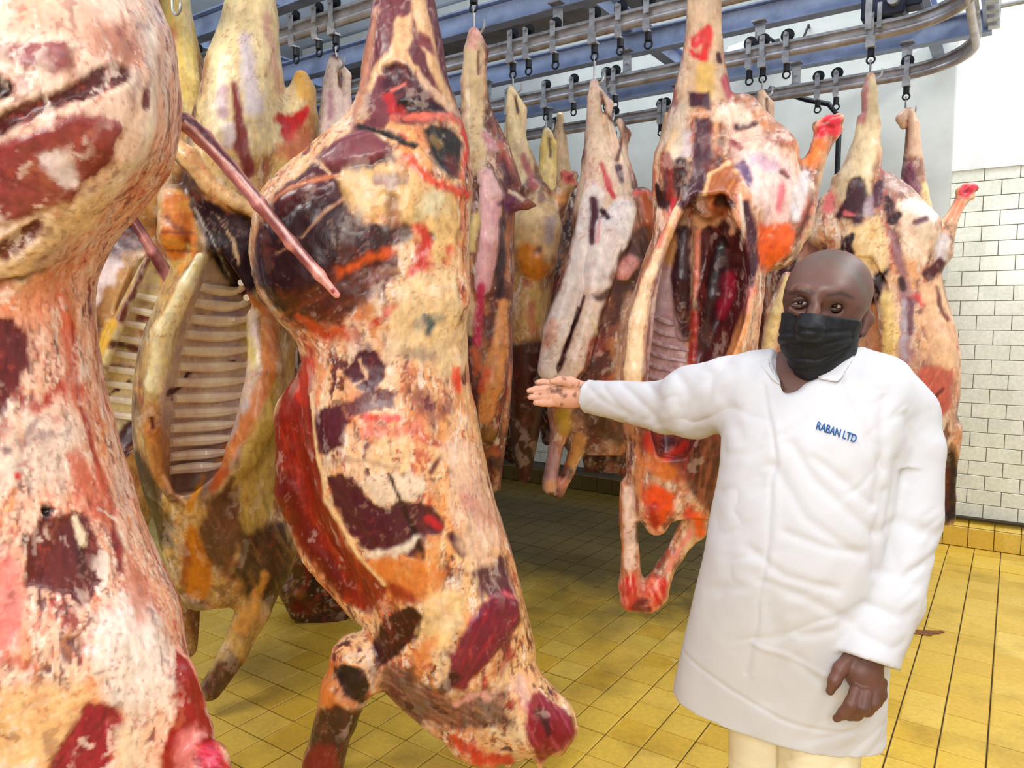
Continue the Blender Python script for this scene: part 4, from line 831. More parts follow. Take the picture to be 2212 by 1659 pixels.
# 5 --- the carcass with widespread hind leg, behind the pointing hand
d = dep(1520, RY[2])
E = carcass('beef_carcass', 'open carcass with two red fore feet together, hanging behind the outstretched white sleeve', None, 2, d, (1400, 1315))
hang(1525, RY[2], 'meat hook and trolley over the open carcass behind the pointing hand, above the frame', .03)
cav = [(430, 1492, 1560, -.12, .10), (520, 1448, 1596, -.12, .16), (620, 1424, 1612, -.12, .18), (720, 1408, 1592, -.12, .19), (820, 1400, 1556, -.12, .19), (900, 1400, 1525, -.12, .17), (985, 1420, 1480, -.12, .08)]
prims = [L([(330, 1432, 1690, 0, .12), (400, 1424, 1690, 0, .16), (470, 1426, 1672, 0, .2), (550, 1395, 1648, .01, .22), (650, 1366, 1642, .02, .24), (750, 1346, 1628, .02, .245), (850, 1342, 1606, .02, .24), (950, 1350, 1594, .02, .22), (1040, 1368, 1580, .02, .18), (1110, 1392, 1560, .0, .12)], k=.04),
    K([(1522, -140, .0, 24), (1520, -20, 0, 34), (1520, 100, 0, 40), (1515, 200, 0, 58), (1508, 280, 0, 72), (1500, 360, 0, 84)], .04), K([(1468, 330, -.02, 40), (1450, 420, -.02, 38), (1440, 480, -.02, 30)], .04),
    K([(1600, 250, .02, 44), (1640, 340, .02, 78), (1668, 440, .0, 74), (1668, 525, -.03, 56)], .05), K([(1672, 530, -.03, 44), (1712, 480, -.03, 44), (1745, 390, -.02, 27), (1772, 318, -.01, 20), (1782, 292, 0, 23)], .03), K([(1768, 272, -.01, 13), (1788, 268, -.015, 16), (1812, 258, -.01, 13)], .012), K([(1796, 288, -.01, 15), (1814, 276, .01, 9)], .012),
    K([(1420, 1020, -.05, 64), (1415, 1090, -.07, 46), (1418, 1130, -.07, 26)], .05),
    K([(1362, 1050, -.02, 22), (1357, 1120, -.02, 20), (1362, 1200, -.02, 19), (1362, 1265, -.02, 26), (1364, 1296, -.02, 26)], .025), K([(1545, 980, -.02, 60), (1530, 1080, -.02, 40), (1480, 1160, -.03, 22), (1440, 1225, -.03, 20), (1414, 1278, -.03, 30), (1400, 1296, -.03, 28)], .03), K([(1505, 1100, -.05, 22), (1512, 1150, -.05, 13)], .03),
    K([(1470, 440, -.16, 8), (1440, 510, -.18, 12), (1402, 600, -.2, 17), (1378, 700, -.2, 22), (1370, 800, -.2, 24), (1370, 860, -.19, 22)], .02), K([(1628, 560, -.12, 10), (1610, 650, -.16, 20), (1580, 740, -.18, 28), (1548, 830, -.18, 28), (1520, 900, -.17, 14)], .02),
    L(cav, k=.02, op='s'),
    K([(1512, 470, .04, 16), (1508, 600, .05, 13), (1502, 720, .06, 12), (1497, 850, .06, 14), (1480, 960, .04, 16)], .02), K([(1478, 490, .0, 18), (1470, 600, .02, 26), (1478, 720, .05, 16)], .02), K([(1556, 540, .0, 20), (1540, 640, .03, 26), (1520, 740, .05, 14)], .02), K([(1560, 400, -.12, 36), (1530, 440, -.08, 30)], .03)]
base = [(226, 168, 130), ((96, 40, 46), .9, 1, .5, .03, .28, .85), ((236, 206, 170), .9, 1, .5, .12, .25, .8), ((206, 74, 54), 1.5, 1, .8, .3, .15, .7)]
st = [
    G_((228, 196, 164), [(1470, -160), (1570, -160), (1560, 100), (1580, 210), (1470, 250), (1460, 180), (1486, 90)], 8, 12, 1, 0, ((240, 214, 178), 84, .6)), C_((226, 50, 54), [(1505, 90, 14), (1530, 70, 12), (1520, 120, 12), (1490, 110, 6)], 6, 14, 1), C_((236, 196, 116), [(1520, 150, 24), (1525, 190, 22)], 10, 16, .9),
    G_((84, 40, 56), [(1484, 200), (1532, 196), (1534, 240), (1510, 236), (1490, 232)], 5, 8, 1, .003), G_((76, 34, 46), [(1500, 262), (1532, 262), (1536, 360), (1526, 400), (1490, 450), (1470, 452), (1496, 360)], 6, 10, 1, .004, gm), C_((232, 190, 170), [(1498, 246, 3), (1535, 244, 3)], 3, 4, 1),
    G_((226, 206, 184), [(1440, 260), (1480, 210), (1490, 300), (1480, 360), (1440, 340)], 9, 16, 1), C_((150, 50, 34), [(1432, 335, 12), (1440, 360, 14), (1450, 420, 12)], 8, 14, .95), G_((66, 28, 32), [(1440, 350), (1480, 340), (1486, 400), (1450, 460), (1424, 450)], 8, 12, .95),
    C_((192, 60, 84), [(1572, 180, 14), (1578, 200, 12)], 6, 12, .95), C_((84, 36, 50), [(1553, 118, 5), (1556, 132, 5)], 3, 5, 1), G_((238, 206, 186), [(1560, 240), (1620, 240), (1660, 300), (1720, 340), (1720, 440), (1640, 440), (1600, 380)], 10, 20, 1, 0, ((232, 178, 174), 40, .5)), C_((88, 40, 54), [(1595, 272, 9), (1628, 268, 9)], 5, 8, 1), C_((150, 40, 44), [(1585, 305, 9), (1600, 318, 8)], 5, 10, .95), C_((130, 96, 150), [(1620, 370, 14), (1640, 350, 10)], 8, 16, .85), C_((232, 130, 130), [(1690, 400, 14), (1680, 450, 10)], 10, 16, .8),
    G_((236, 110, 48), [(1636, 480), (1680, 468), (1718, 500), (1690, 560), (1650, 590), (1632, 540)], 9, 14, 1, 0, ((206, 70, 30), 130, .5)), C_((216, 206, 206), [(1722, 420, 12), (1716, 450, 12)], 8, 10, .9), C_((236, 136, 70), [(1752, 350, 16), (1770, 310, 14)], 8, 10, 1, 0, ((240, 190, 120), 60, .5)), C_((232, 56, 74), [(1772, 290, 12), (1796, 262, 22), (1806, 282, 12)], 6, 12, 1), C_((170, 20, 30), [(1780, 262, 4), (1800, 272, 4)], 3, 8, .9), C_((90, 40, 36), [(1745, 470, 5), (1720, 510, 6)], 5, 8, .8),
    G_((150, 84, 50), [(1538, 360), (1580, 350), (1596, 400), (1572, 460), (1540, 470), (1530, 420)], 9, 14, 1, 0, ((206, 140, 90), 120, .5)), C_((84, 34, 24), [(1562, 430, 16), (1575, 440, 14)], 8, 12, .95, -.008), C_((240, 190, 140), [(1530, 380, 4), (1560, 365, 4), (1590, 370, 4)], 4, 8, .9, .006),
    # chest
    C_((236, 208, 172), [(1468, 440, 6), (1440, 510, 9), (1400, 610, 14), (1376, 700, 20), (1368, 800, 22), (1368, 880, 20)], 4, 6, 1, 0, ((240, 190, 140), 84, .5)), C_((226, 100, 84), [(1450, 460, 6), (1425, 530, 6)], 5, 8, .8), C_((228, 160, 104), [(1610, 640, 14), (1580, 740, 24), (1546, 830, 26)], 6, 8, 1, 0, ((236, 190, 140), 70, .5)), C_((226, 140, 140), [(1622, 590, 8), (1605, 670, 6)], 5, 8, .9),
    G_((190, 156, 152), [(1440, 500), (1468, 480), (1466, 560), (1470, 640), (1480, 740), (1492, 830), (1460, 940), (1400, 920), (1394, 800), (1404, 690)], 6, 8, 1, 0, ((150, 116, 128), 4, .5)), C_((206, 150, 84), [(1452, 500, 14), (1448, 560, 14)], 9, 12, .85), C_((196, 170, 176), [(1440, 620, 14), (1430, 670, 12)], 8, 12, .8),
    G_((74, 27, 32), [(1500, 490), (1560, 470), (1605, 500), (1622, 570), (1604, 690), (1560, 790), (1515, 880), (1490, 880), (1500, 700)], 7, 10, 1, 0, ((120, 44, 44), 84, .5)), C_((60, 24, 34), [(1478, 500, 14), (1468, 600, 22), (1482, 720, 14)], 5, 8, 1, 0, gm), C_((56, 22, 28), [(1560, 540, 16), (1545, 640, 24), (1522, 740, 14)], 5, 8, 1, 0, ((90, 40, 50), 84, .5)), C_((150, 26, 56), [(1580, 600, 12), (1570, 640, 14), (1560, 680, 10)], 8, 14, .95), C_((228, 140, 110), [(1508, 500, 6), (1505, 600, 6), (1502, 640, 4)], 4, 6, 1), C_((160, 40, 34), [(1500, 680, 9), (1496, 780, 10), (1490, 860, 12)], 5, 10, .95, 0, ((216, 120, 80), 0, .6)), C_((236, 180, 130), [(1515, 480, 16), (1540, 470, 16)], 7, 12, .9),
    # below the arm
    G_((110, 28, 32), [(1370, 900), (1560, 900), (1570, 1000), (1500, 1040), (1400, 1010)], 12, 24, .9, 0, ((196, 60, 50), 80, .5)), C_((90, 20, 40), [(1440, 950, 14), (1450, 985, 10)], 6, 10, .95), C_((226, 70, 54), [(1400, 950, 8), (1420, 1000, 8), (1480, 960, 8)], 7, 14, .9), C_((206, 116, 44), [(1410, 1000, 22), (1440, 1020, 20)], 10, 14, .95), C_((222, 84, 30), [(1410, 1070, 24), (1440, 1090, 20), (1430, 1120, 14)], 10, 12, 1), C_((170, 24, 16), [(1410, 1100, 12), (1420, 1135, 10)], 8, 12, .9),
    G_((84, 34, 34), [(1490, 960), (1600, 940), (1600, 1100), (1530, 1120), (1490, 1060)], 9, 16, .95, 0, ((196, 120, 90), 100, .5)), C_((236, 206, 190), [(1358, 1060, 12), (1362, 1150, 14), (1362, 1220, 12)], 5, 8, 1), C_((74, 30, 36), [(1378, 1130, 5), (1376, 1170, 4)], 4, 6, .9), C_((204, 54, 46), [(1362, 1262, 20), (1364, 1300, 24)], 6, 12, 1, 0, ((246, 190, 160), 84, .8)), C_((204, 50, 40), [(1420, 1262, 22), (1404, 1296, 26)], 6, 12, 1, 0, ((246, 170, 130), 60, .8)), C_((110, 14, 26), [(1390, 1300, 12), (1370, 1316, 6), (1400, 1316, 8)], 5, 8, .9), C_((232, 150, 130), [(1490, 1150, 7), (1440, 1230, 7)], 4, 8, 1), C_((232, 106, 40), [(1508, 1120, 14), (1512, 1150, 10)], 6, 8, 1), C_((226, 80, 60), [(1490, 1110, 12)], 8, 10, .9)]
st += [G_((90, 42, 60), [(1500, 255), (1532, 252), (1534, 330), (1528, 385), (1500, 420), (1478, 452), (1464, 446), (1482, 400), (1500, 380), (1496, 320)], 4, 8, 1, -.003, ((64, 26, 40), 88, .6)), C_((214, 200, 206), [(1486, 290, 10), (1482, 330, 9)], 6, 10, .9), C_((232, 196, 150), [(1455, 290, 14), (1448, 320, 10)], 8, 10, .9), C_((142, 44, 34), [(1440, 335, 9), (1452, 380, 8), (1448, 430, 8)], 6, 12, .95), C_((60, 24, 28), [(1472, 350, 12), (1468, 375, 10)], 5, 8, 1), C_((52, 22, 26), [(1418, 405, 8), (1428, 440, 10)], 5, 8, 1), C_((222, 60, 84), [(1455, 430, 6), (1448, 460, 6)], 5, 8, .9),
    G_((242, 216, 208), [(1600, 330), (1660, 320), (1700, 350), (1716, 400), (1700, 480), (1650, 480), (1630, 420)], 9, 16, .95, 0, ((232, 172, 182), 50, .6)), C_((106, 70, 120), [(1600, 355, 9), (1615, 385, 10), (1622, 400, 6)], 5, 12, .95), C_((190, 150, 196), [(1640, 350, 14), (1665, 360, 12)], 9, 16, .7), C_((232, 120, 136), [(1690, 410, 10), (1682, 450, 9)], 8, 12, .85), C_((120, 60, 60), [(1686, 372, 5), (1700, 384, 4)], 4, 8, .9),
    C_((82, 34, 54), [(1612, 440, 9), (1622, 500, 13), (1628, 560, 15), (1616, 610, 12)], 5, 8, 1, -.003, ((52, 20, 34), 85, .6)), C_((40, 16, 22), [(1560, 520, 10), (1545, 570, 12), (1535, 610, 12)], 5, 8, 1), C_((226, 176, 140), [(1590, 470, 8), (1580, 500, 7)], 5, 8, .9), C_((232, 214, 196), [(1600, 420, 4), (1606, 480, 3), (1600, 540, 2)], 3, 6, .9, .003),
    G_((176, 100, 52), [(1535, 370), (1576, 352), (1594, 400), (1590, 450), (1560, 468), (1528, 450), (1522, 410)], 6, 10, 1, 0, ((220, 158, 100), 120, .6)), C_((62, 22, 18), [(1560, 436, 16), (1580, 440, 13)], 8, 8, 1, -.010), C_((240, 200, 150), [(1522, 420, 4), (1535, 375, 4), (1575, 350, 4)], 3, 6, .95, .006),
    C_((232, 226, 232), [(1735, 380, 12), (1722, 430, 14), (1718, 470, 10)], 7, 8, .9, 0, ((190, 176, 196), 70, .5)), C_((96, 40, 44), [(1752, 420, 4), (1740, 470, 5)], 4, 6, .8), C_((242, 226, 206), [(1560, 250, 20), (1590, 235, 16), (1610, 255, 14)], 9, 14, .9), C_((110, 70, 60), [(1555, 270, 5), (1560, 310, 5)], 4, 10, .8), C_((66, 26, 30), [(1555, 345, 7)], 4, 6, .95)]
sculpt('body', E, prims, d, .007, base, st, dp=d-.15, rough=.003, rfreq=1.5, slv=0.8, parts=[('hind_leg',[1,2]),('hind_leg',[3,4,5,6]),('neck',[7]),('fore_leg',[8]),('fore_leg',[9,10]),('belly_flap',[11]),('belly_flap',[12]),('spine',[14]),('loin_muscle',[15]),('loin_muscle',[16])])
ribs(E, [(r[0], r[1], r[2], r[3], r[4]) for r in cav], d, [690, 716, 742, 768, 794, 820, 846, 872, 898], .0085, None, slant=.16, f0=.06, f1=.62, mat=M_ribm, lift=.3)
# 6 --- carcass whose belly flaps hang long and pale
d = dep(1290, RY[3])
H = carcass('beef_carcass', 'pale carcass above the pointing hand, with two long cream flaps', None, 3, d, (1215, 1085))
hang(1284, RY[3], 'meat hook and trolley over the pale carcass above the pointing hand', .075)
prims = [L([(400, 1248, 1360, .03, .1), (470, 1236, 1388, .03, .16), (560, 1240, 1395, .04, .2), (660, 1215, 1392, .05, .22), (760, 1190, 1378, .05, .22), (850, 1180, 1370, .05, .2), (920, 1190, 1376, .05, .16), (980, 1230, 1370, .06, .1)], k=.03),
    K([(1284, 180, 0, 9), (1283, 215, 0, 14), (1286, 290, 0, 22), (1292, 350, 0, 36), (1300, 430, 0, 56)], .02), K([(1290, 190, -.02, 6), (1316, 225, -.02, 9), (1312, 250, -.02, 8), (1330, 330, 0, 12), (1345, 400, .0, 24)], .01), K([(1338, 262, .05, 7), (1352, 290, .05, 10), (1340, 330, .05, 14), (1352, 400, .05, 26)], .012),
    K([(1286, 410, -.08, 26), (1260, 520, -.14, 25), (1232, 620, -.18, 28), (1200, 720, -.2, 29), (1182, 800, -.19, 22)], .004, zf=.6), K([(1345, 452, -.1, 32), (1318, 512, -.15, 45), (1292, 590, -.17, 38), (1274, 690, -.19, 26), (1244, 780, -.2, 30), (1216, 842, -.19, 20)], .004, zf=.6), K([(1345, 590, -.12, 26), (1368, 565, -.1, 20)], .012),
    K([(1385, 430, -.02, 26), (1400, 480, -.04, 24), (1390, 540, -.02, 20)], .02),
    K([(1225, 850, -.06, 40), (1212, 920, -.07, 24), (1200, 970, -.07, 15), (1188, 1040, -.07, 16), (1186, 1052, -.07, 15)], .02), K([(1275, 890, -.02, 34), (1255, 950, -.04, 20), (1228, 1020, -.05, 13), (1206, 1064, -.06, 13)], .02)]
base = [(150, 92, 70), ((84, 44, 40), .9, 1, .6, .0, .3, .85), ((222, 184, 158), .8, 1, .6, .2, .22, .8), ((170, 90, 50), 1.3, 1, .7, .28, .18, .7)]
st = [G_((236, 208, 180), [(1260, 160), (1340, 200), (1365, 400), (1370, 470), (1240, 470), (1250, 380), (1268, 300)], 9, 14, 1, 0, ((226, 176, 176), 84, .6)), C_((120, 60, 40), [(1298, 200, 3), (1306, 240, 4), (1322, 262, 4)], 3, 4, 1, -.004), C_((96, 40, 44), [(1344, 300, 4), (1332, 345, 4)], 3, 6, .9), C_((206, 80, 84), [(1297, 355, 5), (1320, 405, 6), (1326, 420, 5)], 4, 8, .9), C_((110, 50, 70), [(1336, 365, 6), (1340, 390, 6)], 5, 8, .9), C_((190, 150, 190), [(1285, 400, 8)], 8, 12, .6),
    C_((232, 206, 196), [(1276, 430, 18), (1264, 550, 20), (1228, 660, 21), (1198, 760, 26), (1188, 810, 20)], 5, 6, 1, 0, ((214, 180, 176), 70, .5)), C_((234, 204, 190), [(1350, 480, 22), (1306, 580, 26), (1262, 690, 25), (1236, 780, 28), (1214, 830, 16)], 5, 6, 1, 0, ((240, 220, 206), 60, .5)), C_((216, 160, 130), [(1200, 700, 12), (1190, 730, 10)], 10, 14, .7), C_((96, 40, 44), [(1254, 660, 4), (1222, 745, 6), (1205, 790, 6)], 3, 5, .95), C_((150, 60, 30), [(1268, 770, 12), (1290, 740, 20)], 10, 16, .8),
    C_((150, 84, 40), [(1392, 440, 20), (1402, 480, 18), (1392, 530, 16)], 8, 12, .95), C_((226, 110, 100), [(1375, 420, 6), (1410, 420, 6), (1424, 450, 5)], 4, 8, .9), C_((216, 150, 146), [(1345, 575, 14), (1358, 560, 10)], 7, 14, .9), C_((216, 130, 176), [(1268, 450, 5)], 5, 8, .5), C_((120, 50, 60), [(1300, 460, 8), (1310, 478, 8)], 5, 8, .9),
    C_((186, 150, 60), [(1216, 895, 16), (1220, 930, 14)], 8, 10, .95), C_((190, 150, 150), [(1196, 970, 12), (1186, 1045, 14)], 7, 8, .95), C_((226, 170, 130), [(1188, 1048, 12)], 6, 8, .9), C_((206, 150, 80), [(1252, 950, 14), (1235, 1000, 12)], 7, 10, .95), C_((214, 140, 110), [(1215, 1045, 12)], 6, 8, .9), C_((60, 26, 26), [(1290, 900, 40), (1350, 930, 40)], 20, 24, .8)]
st += [C_((242, 228, 220), [(1286, 420, 22), (1264, 520, 22), (1240, 620, 29), (1206, 720, 32), (1186, 800, 24)], 5, 6, 1, 0, ((222, 196, 196), 75, .5)), C_((242, 228, 222), [(1345, 455, 28), (1318, 512, 41), (1292, 590, 33)], 5, 8, 1, 0, ((226, 206, 206), 60, .5)), C_((238, 214, 196), [(1282, 640, 20), (1262, 700, 22), (1234, 780, 28), (1212, 836, 16)], 5, 8, 1, 0, ((226, 190, 170), 60, .5)), C_((226, 166, 140), [(1196, 700, 14), (1180, 740, 12)], 10, 12, .8),
    C_((82, 36, 40), [(1262, 640, 3), (1228, 742, 6), (1208, 795, 6)], 3, 4, 1), C_((86, 40, 60), [(1280, 430, 8), (1284, 470, 7), (1278, 520, 5)], 4, 8, 1), C_((70, 24, 34), [(1302, 455, 7), (1312, 470, 6)], 3, 5, 1), C_((232, 150, 150), [(1296, 480, 3), (1290, 520, 3)], 3, 6, .9), C_((206, 70, 90), [(1318, 408, 5), (1328, 424, 5)], 3, 6, .95), C_((80, 40, 64), [(1338, 360, 6), (1344, 392, 6)], 4, 8, .95),
    G_((84, 48, 40), [(1350, 520), (1400, 480), (1410, 560), (1370, 620), (1330, 640), (1320, 600)], 8, 14, .95, 0, ((150, 110, 100), 60, .4)), C_((226, 160, 152), [(1348, 586, 18), (1366, 566, 12)], 6, 10, .95, .004), C_((178, 92, 44), [(1392, 436, 16), (1404, 470, 16)], 7, 10, 1), C_((84, 42, 30), [(1290, 640, 10), (1340, 620, 12), (1330, 680, 14)], 8, 14, .9), C_((214, 196, 150), [(1270, 680, 4), (1290, 720, 3)], 3, 6, .8)]
sculpt('body', H, prims, d, .0095, base, st, dp=d-.12, rough=.003, rfreq=1.6, slv=0.6, parts=[('hind_leg',[1,2]),('hind_leg',[3]),('belly_flap',[4]),('belly_flap',[5]),('fore_leg',[8]),('fore_leg',[9])])
# 7 --- next to the dark maroon carcass
d = dep(1030, RY[2])
Fc = carcass('beef_carcass', 'carcass right beside the dark maroon one, with a long pink strip hanging down', None, 2, d, (1065, 1065))
hang(1024, RY[2], 'meat hook and trolley over the tall cream shank at the top middle', .05)
prims = [L([(330, 1005, 1080, .03, .08), (420, 995, 1108, .03, .14), (540, 990, 1110, .04, .18), (680, 1000, 1108, .04, .2), (800, 1005, 1106, .04, .2), (900, 1018, 1100, .04, .16), (1000, 1035, 1088, .04, .1), (1060, 1050, 1080, .04, .05)], k=.03),
    K([(1024, 72, 0, 12), (1020, 110, 0, 18), (1020, 180, 0, 24), (1022, 260, 0, 30), (1040, 340, 0, 48), (1060, 420, .0, 52)], .02), K([(1030, 78, -.02, 9), (1046, 110, -.02, 9), (1042, 170, -.02, 9), (1046, 240, -.01, 16), (1075, 330, 0, 28), (1095, 400, 0, 32)], .012),
    K([(1048, 370, -.10, 20), (1062, 430, -.13, 27), (1058, 520, -.14, 25), (1044, 620, -.13, 20), (1034, 700, -.12, 13), (1030, 740, -.12, 8)], .012), K([(1078, 420, -.03, 26), (1104, 434, -.04, 24), (1136, 440, -.04, 13), (1158, 444, -.03, 4)], .02, zf=.7),
    K([(1090, 620, -.08, 18), (1080, 740, -.12, 26), (1062, 830, -.12, 30), (1052, 930, -.1, 24)], .02), K([(1076, 900, -.02, 24), (1066, 1000, -.02, 16), (1062, 1050, -.02, 12)], .02)]
base = [(140, 84, 66), ((74, 34, 40), .9, 1, .5, .0, .3, .85), ((226, 186, 150), .9, 1, .5, .2, .22, .8)]
st = [G_((236, 210, 166), [(995, 60), (1040, 70), (1048, 260), (1050, 380), (1000, 380), (1000, 250)], 8, 12, 1, 0, ((240, 196, 180), 84, .6)), C_((238, 180, 166), [(1024, 74, 14), (1022, 96, 12)], 6, 8, .9), C_((110, 56, 48), [(1033, 110, 3), (1034, 160, 3)], 2, 4, .9, -.003), C_((214, 150, 160), [(1048, 290, 10), (1062, 320, 10)], 8, 12, .8), C_((84, 38, 56), [(1085, 350, 9), (1100, 390, 9)], 6, 8, .95),
    C_((236, 184, 190), [(1050, 380, 14), (1062, 440, 22), (1056, 540, 21), (1044, 620, 17)], 4, 6, 1, 0, ((244, 206, 196), 84, .5)), C_((206, 60, 100), [(1040, 620, 9), (1034, 680, 9), (1030, 740, 8)], 5, 8, .95), C_((110, 52, 90), [(1085, 430, 18), (1112, 440, 18)], 6, 10, 1, 0, ((150, 90, 130), 10, .5)), C_((240, 226, 200), [(1100, 412, 4), (1130, 432, 3)], 3, 6, .9),
    C_((222, 152, 92), [(1088, 660, 12), (1078, 750, 20), (1060, 840, 24), (1050, 900, 16)], 6, 8, 1, 0, ((236, 190, 130), 80, .5)), C_((226, 100, 70), [(1040, 840, 10), (1050, 800, 8)], 7, 10, .8), C_((150, 110, 60), [(1050, 940, 20)], 10, 12, .8), C_((206, 190, 150), [(1010, 470, 10), (1015, 540, 8)], 6, 14, .8), C_((70, 34, 44), [(1070, 1000, 16)], 8, 10, .9)]
st += [C_((66, 30, 40), [(1085, 480, 8), (1082, 560, 9), (1078, 640, 8)], 5, 8, 1), C_((62, 28, 38), [(1008, 440, 8), (1006, 520, 9), (1004, 600, 8)], 5, 8, 1), C_((232, 206, 140), [(1026, 470, 7), (1022, 540, 7)], 5, 10, .9), C_((240, 196, 190), [(1050, 385, 20), (1068, 420, 22)], 7, 8, .9), C_((236, 206, 160), [(1020, 640, 6), (1016, 720, 7)], 5, 8, .8), C_((226, 120, 80), [(1022, 760, 9), (1030, 800, 8)], 7, 10, .85)]
sculpt('body', Fc, prims, d, .0085, base, st, dp=d-.12, rough=.003, rfreq=1.5, slv=0.8, parts=[('hind_leg',[1,2]),('loose_strip',[3]),('flank',[5])])
# 8, 9 --- two further back
d = dep(1115, RY[3])
G = carcass('beef_carcass', 'further carcass with an orange fat thigh, behind the pink hanging strip', None, 3, d, (1135, 1050))
hang(1108, RY[3], 'meat hook and trolley over the thin split shank left of the pale carcass')
prims = [L([(440, 1095, 1210, .03, .12), (560, 1085, 1200, .04, .18), (700, 1086, 1186, .05, .2), (850, 1090, 1180, .05, .18), (960, 1105, 1160, .05, .12), (1040, 1120, 1145, .05, .06)], k=.03),
    K([(1104, 192, 0, 7), (1104, 230, 0, 11), (1110, 300, 0, 17), (1118, 370, 0, 28), (1140, 440, 0, 48)], .02), K([(1108, 196, -.02, 5), (1130, 236, -.02, 8), (1126, 300, 0, 10), (1146, 390, 0, 26)], .01),
    K([(1150, 430, -.05, 44), (1158, 500, -.09, 58), (1158, 560, -.11, 46), (1158, 605, -.1, 22)], .03), K([(1198, 450, -.05, 26), (1222, 402, -.06, 17), (1226, 388, -.065, 15)], .02), K([(1238, 380, -.06, 12)], .01), K([(1218, 374, -.06, 9)], .01), K([(1240, 398, -.055, 10)], .01)]
base = [(206, 164, 112), ((96, 44, 40), .9, 1, .5, .08, .3, .85), ((232, 206, 160), .9, 1, .5, .2, .22, .8)]
st = [G_((236, 214, 168), [(1090, 180), (1140, 190), (1150, 380), (1100, 420)], 8, 12, 1, 0, ((240, 190, 180), 84, .4)), C_((110, 70, 50), [(1114, 205, 3), (1120, 240, 3)], 2, 4, .9, -.003), C_((190, 90, 100), [(1130, 340, 6), (1150, 400, 8)], 5, 8, .8),
    G_((234, 200, 150), [(1100, 440), (1200, 440), (1216, 520), (1190, 560), (1110, 540)], 8, 14, 1), C_((190, 176, 180), [(1185, 480, 12), (1188, 520, 12)], 8, 10, .85), C_((230, 148, 50), [(1135, 550, 22), (1160, 580, 24)], 10, 12, 1), C_((120, 60, 34), [(1162, 545, 8)], 5, 8, .9), C_((206, 74, 66), [(1228, 380, 14), (1238, 392, 8)], 7, 14, .9), C_((120, 30, 34), [(1230, 384, 4), (1240, 376, 3)], 3, 8, .8), C_((236, 170, 110), [(1212, 430, 12)], 8, 10, .9),
    C_((222, 186, 120), [(1150, 640, 24), (1150, 690, 26)], 12, 16, .9), C_((206, 120, 90), [(1140, 660, 10), (1150, 715, 10)], 6, 14, .7), G_((72, 24, 26), [(1080, 740), (1190, 730), (1190, 1050), (1080, 1050)], 12, 14, .95)]
sculpt('body', G, prims, d, .010, base, st, dp=d-.12, rough=.003, rfreq=1.6, slv=0.7, parts=[('hind_leg',[1,2]),('hind_leg',[3,4,5,6,7])])
d = dep(1185, RY[4])
G2 = carcass('beef_carcass', 'far carcass with a yellow shank against the grey wall, left of the pale carcass', None, 4, d, (1200, 960))
hang(1180, RY[4], 'meat hook and trolley over the far yellow shank')
prims = [L([(430, 1170, 1240, .03, .1), (540, 1160, 1290, .03, .18), (700, 1150, 1300, .04, .2), (850, 1160, 1290, .04, .16), (950, 1190, 1250, .04, .06)], k=.03), K([(1180, 282, 0, 7), (1178, 320, 0, 12), (1182, 400, 0, 20), (1190, 460, 0, 34)], .02), K([(1186, 284, -.02, 5), (1196, 312, -.02, 7), (1194, 380, 0, 10)], .01)]
st = [G_((236, 206, 128), [(1160, 270), (1210, 280), (1215, 470), (1160, 470)], 9, 12, 1, 0, ((240, 222, 170), 84, .5)), C_((110, 74, 50), [(1187, 300, 3), (1188, 340, 3)], 2, 4, .9)]
sculpt('body', G2, prims, d, .013, [(74, 36, 34), ((150, 100, 60), .9, 1, .6, .15, .3, .8)], st, dp=d-.1, rough=.003, rfreq=1.6, slv=0.6, parts=[('hind_leg',[1,2]),])
# 10 --- the carcass behind the man
d = dep(1885, RY[4])
I = carcass('beef_carcass', 'carcass right behind the man, its cut leg pointing over the white wall tiles', None, 4, d, (1980, 1130))
hang(1880, RY[4], 'meat hook and trolley over the cream shank above the man, below the rail bend')
cav = [(560, 1812, 1880, -.08, .1), (650, 1770, 1915, -.08, .18), (760, 1750, 1920, -.08, .2), (860, 1760, 1900, -.08, .16), (940, 1800, 1860, -.08, .08)]
prims = [L([(380, 1800, 1930, .03, .1), (450, 1790, 1985, .03, .16), (540, 1770, 2012, .03, .2), (640, 1712, 2035, .03, .22), (740, 1668, 2062, .03, .24), (820, 1660, 2068, .03, .24), (900, 1690, 2060, .03, .22), (980, 1740, 2050, .03, .18), (1050, 1800, 2030, .03, .12)], k=.03),
    K([(1880, 166, 0, 9), (1878, 200, 0, 15), (1880, 270, 0, 20), (1868, 330, 0, 32), (1852, 400, 0, 48), (1850, 470, 0, 60)], .02), K([(1862, 255, -.02, 10), (1858, 300, -.01, 12)], .015),
    K([(1930, 440, .0, 46), (1970, 500, -.03, 56), (1994, 575, -.05, 30)], .03), K([(2000, 590, -.05, 26), (2028, 545, -.05, 27), (2046, 490, -.04, 18), (2068, 448, -.02, 11), (2080, 428, -.01, 14)], .02), K([(2074, 414, -.01, 9), (2090, 408, -.01, 12), (2106, 406, -.01, 8)], .012), K([(2096, 424, -.01, 9)], .012), K([(1780, 500, .02, 36), (1790, 440, .02, 20), (1800, 420, .02, 14)], .02),
    L(cav, k=.02, op='s'), K([(1885, 590, -.1, 12), (1915, 650, -.14, 20), (1925, 740, -.15, 22), (1915, 830, -.14, 16)], .02), K([(1700, 600, -.1, 14), (1672, 680, -.13, 18), (1660, 760, -.13, 16)], .02), K([(1850, 530, -.07, 40), (1860, 590, -.06, 26)], .03),
    K([(2040, 930, .0, 34), (2044, 1020, .0, 20), (2046, 1075, .0, 16), (2044, 1118, .0, 18)], .03), K([(1980, 1000, 0, 40), (2000, 1080, 0, 20)], .03)]
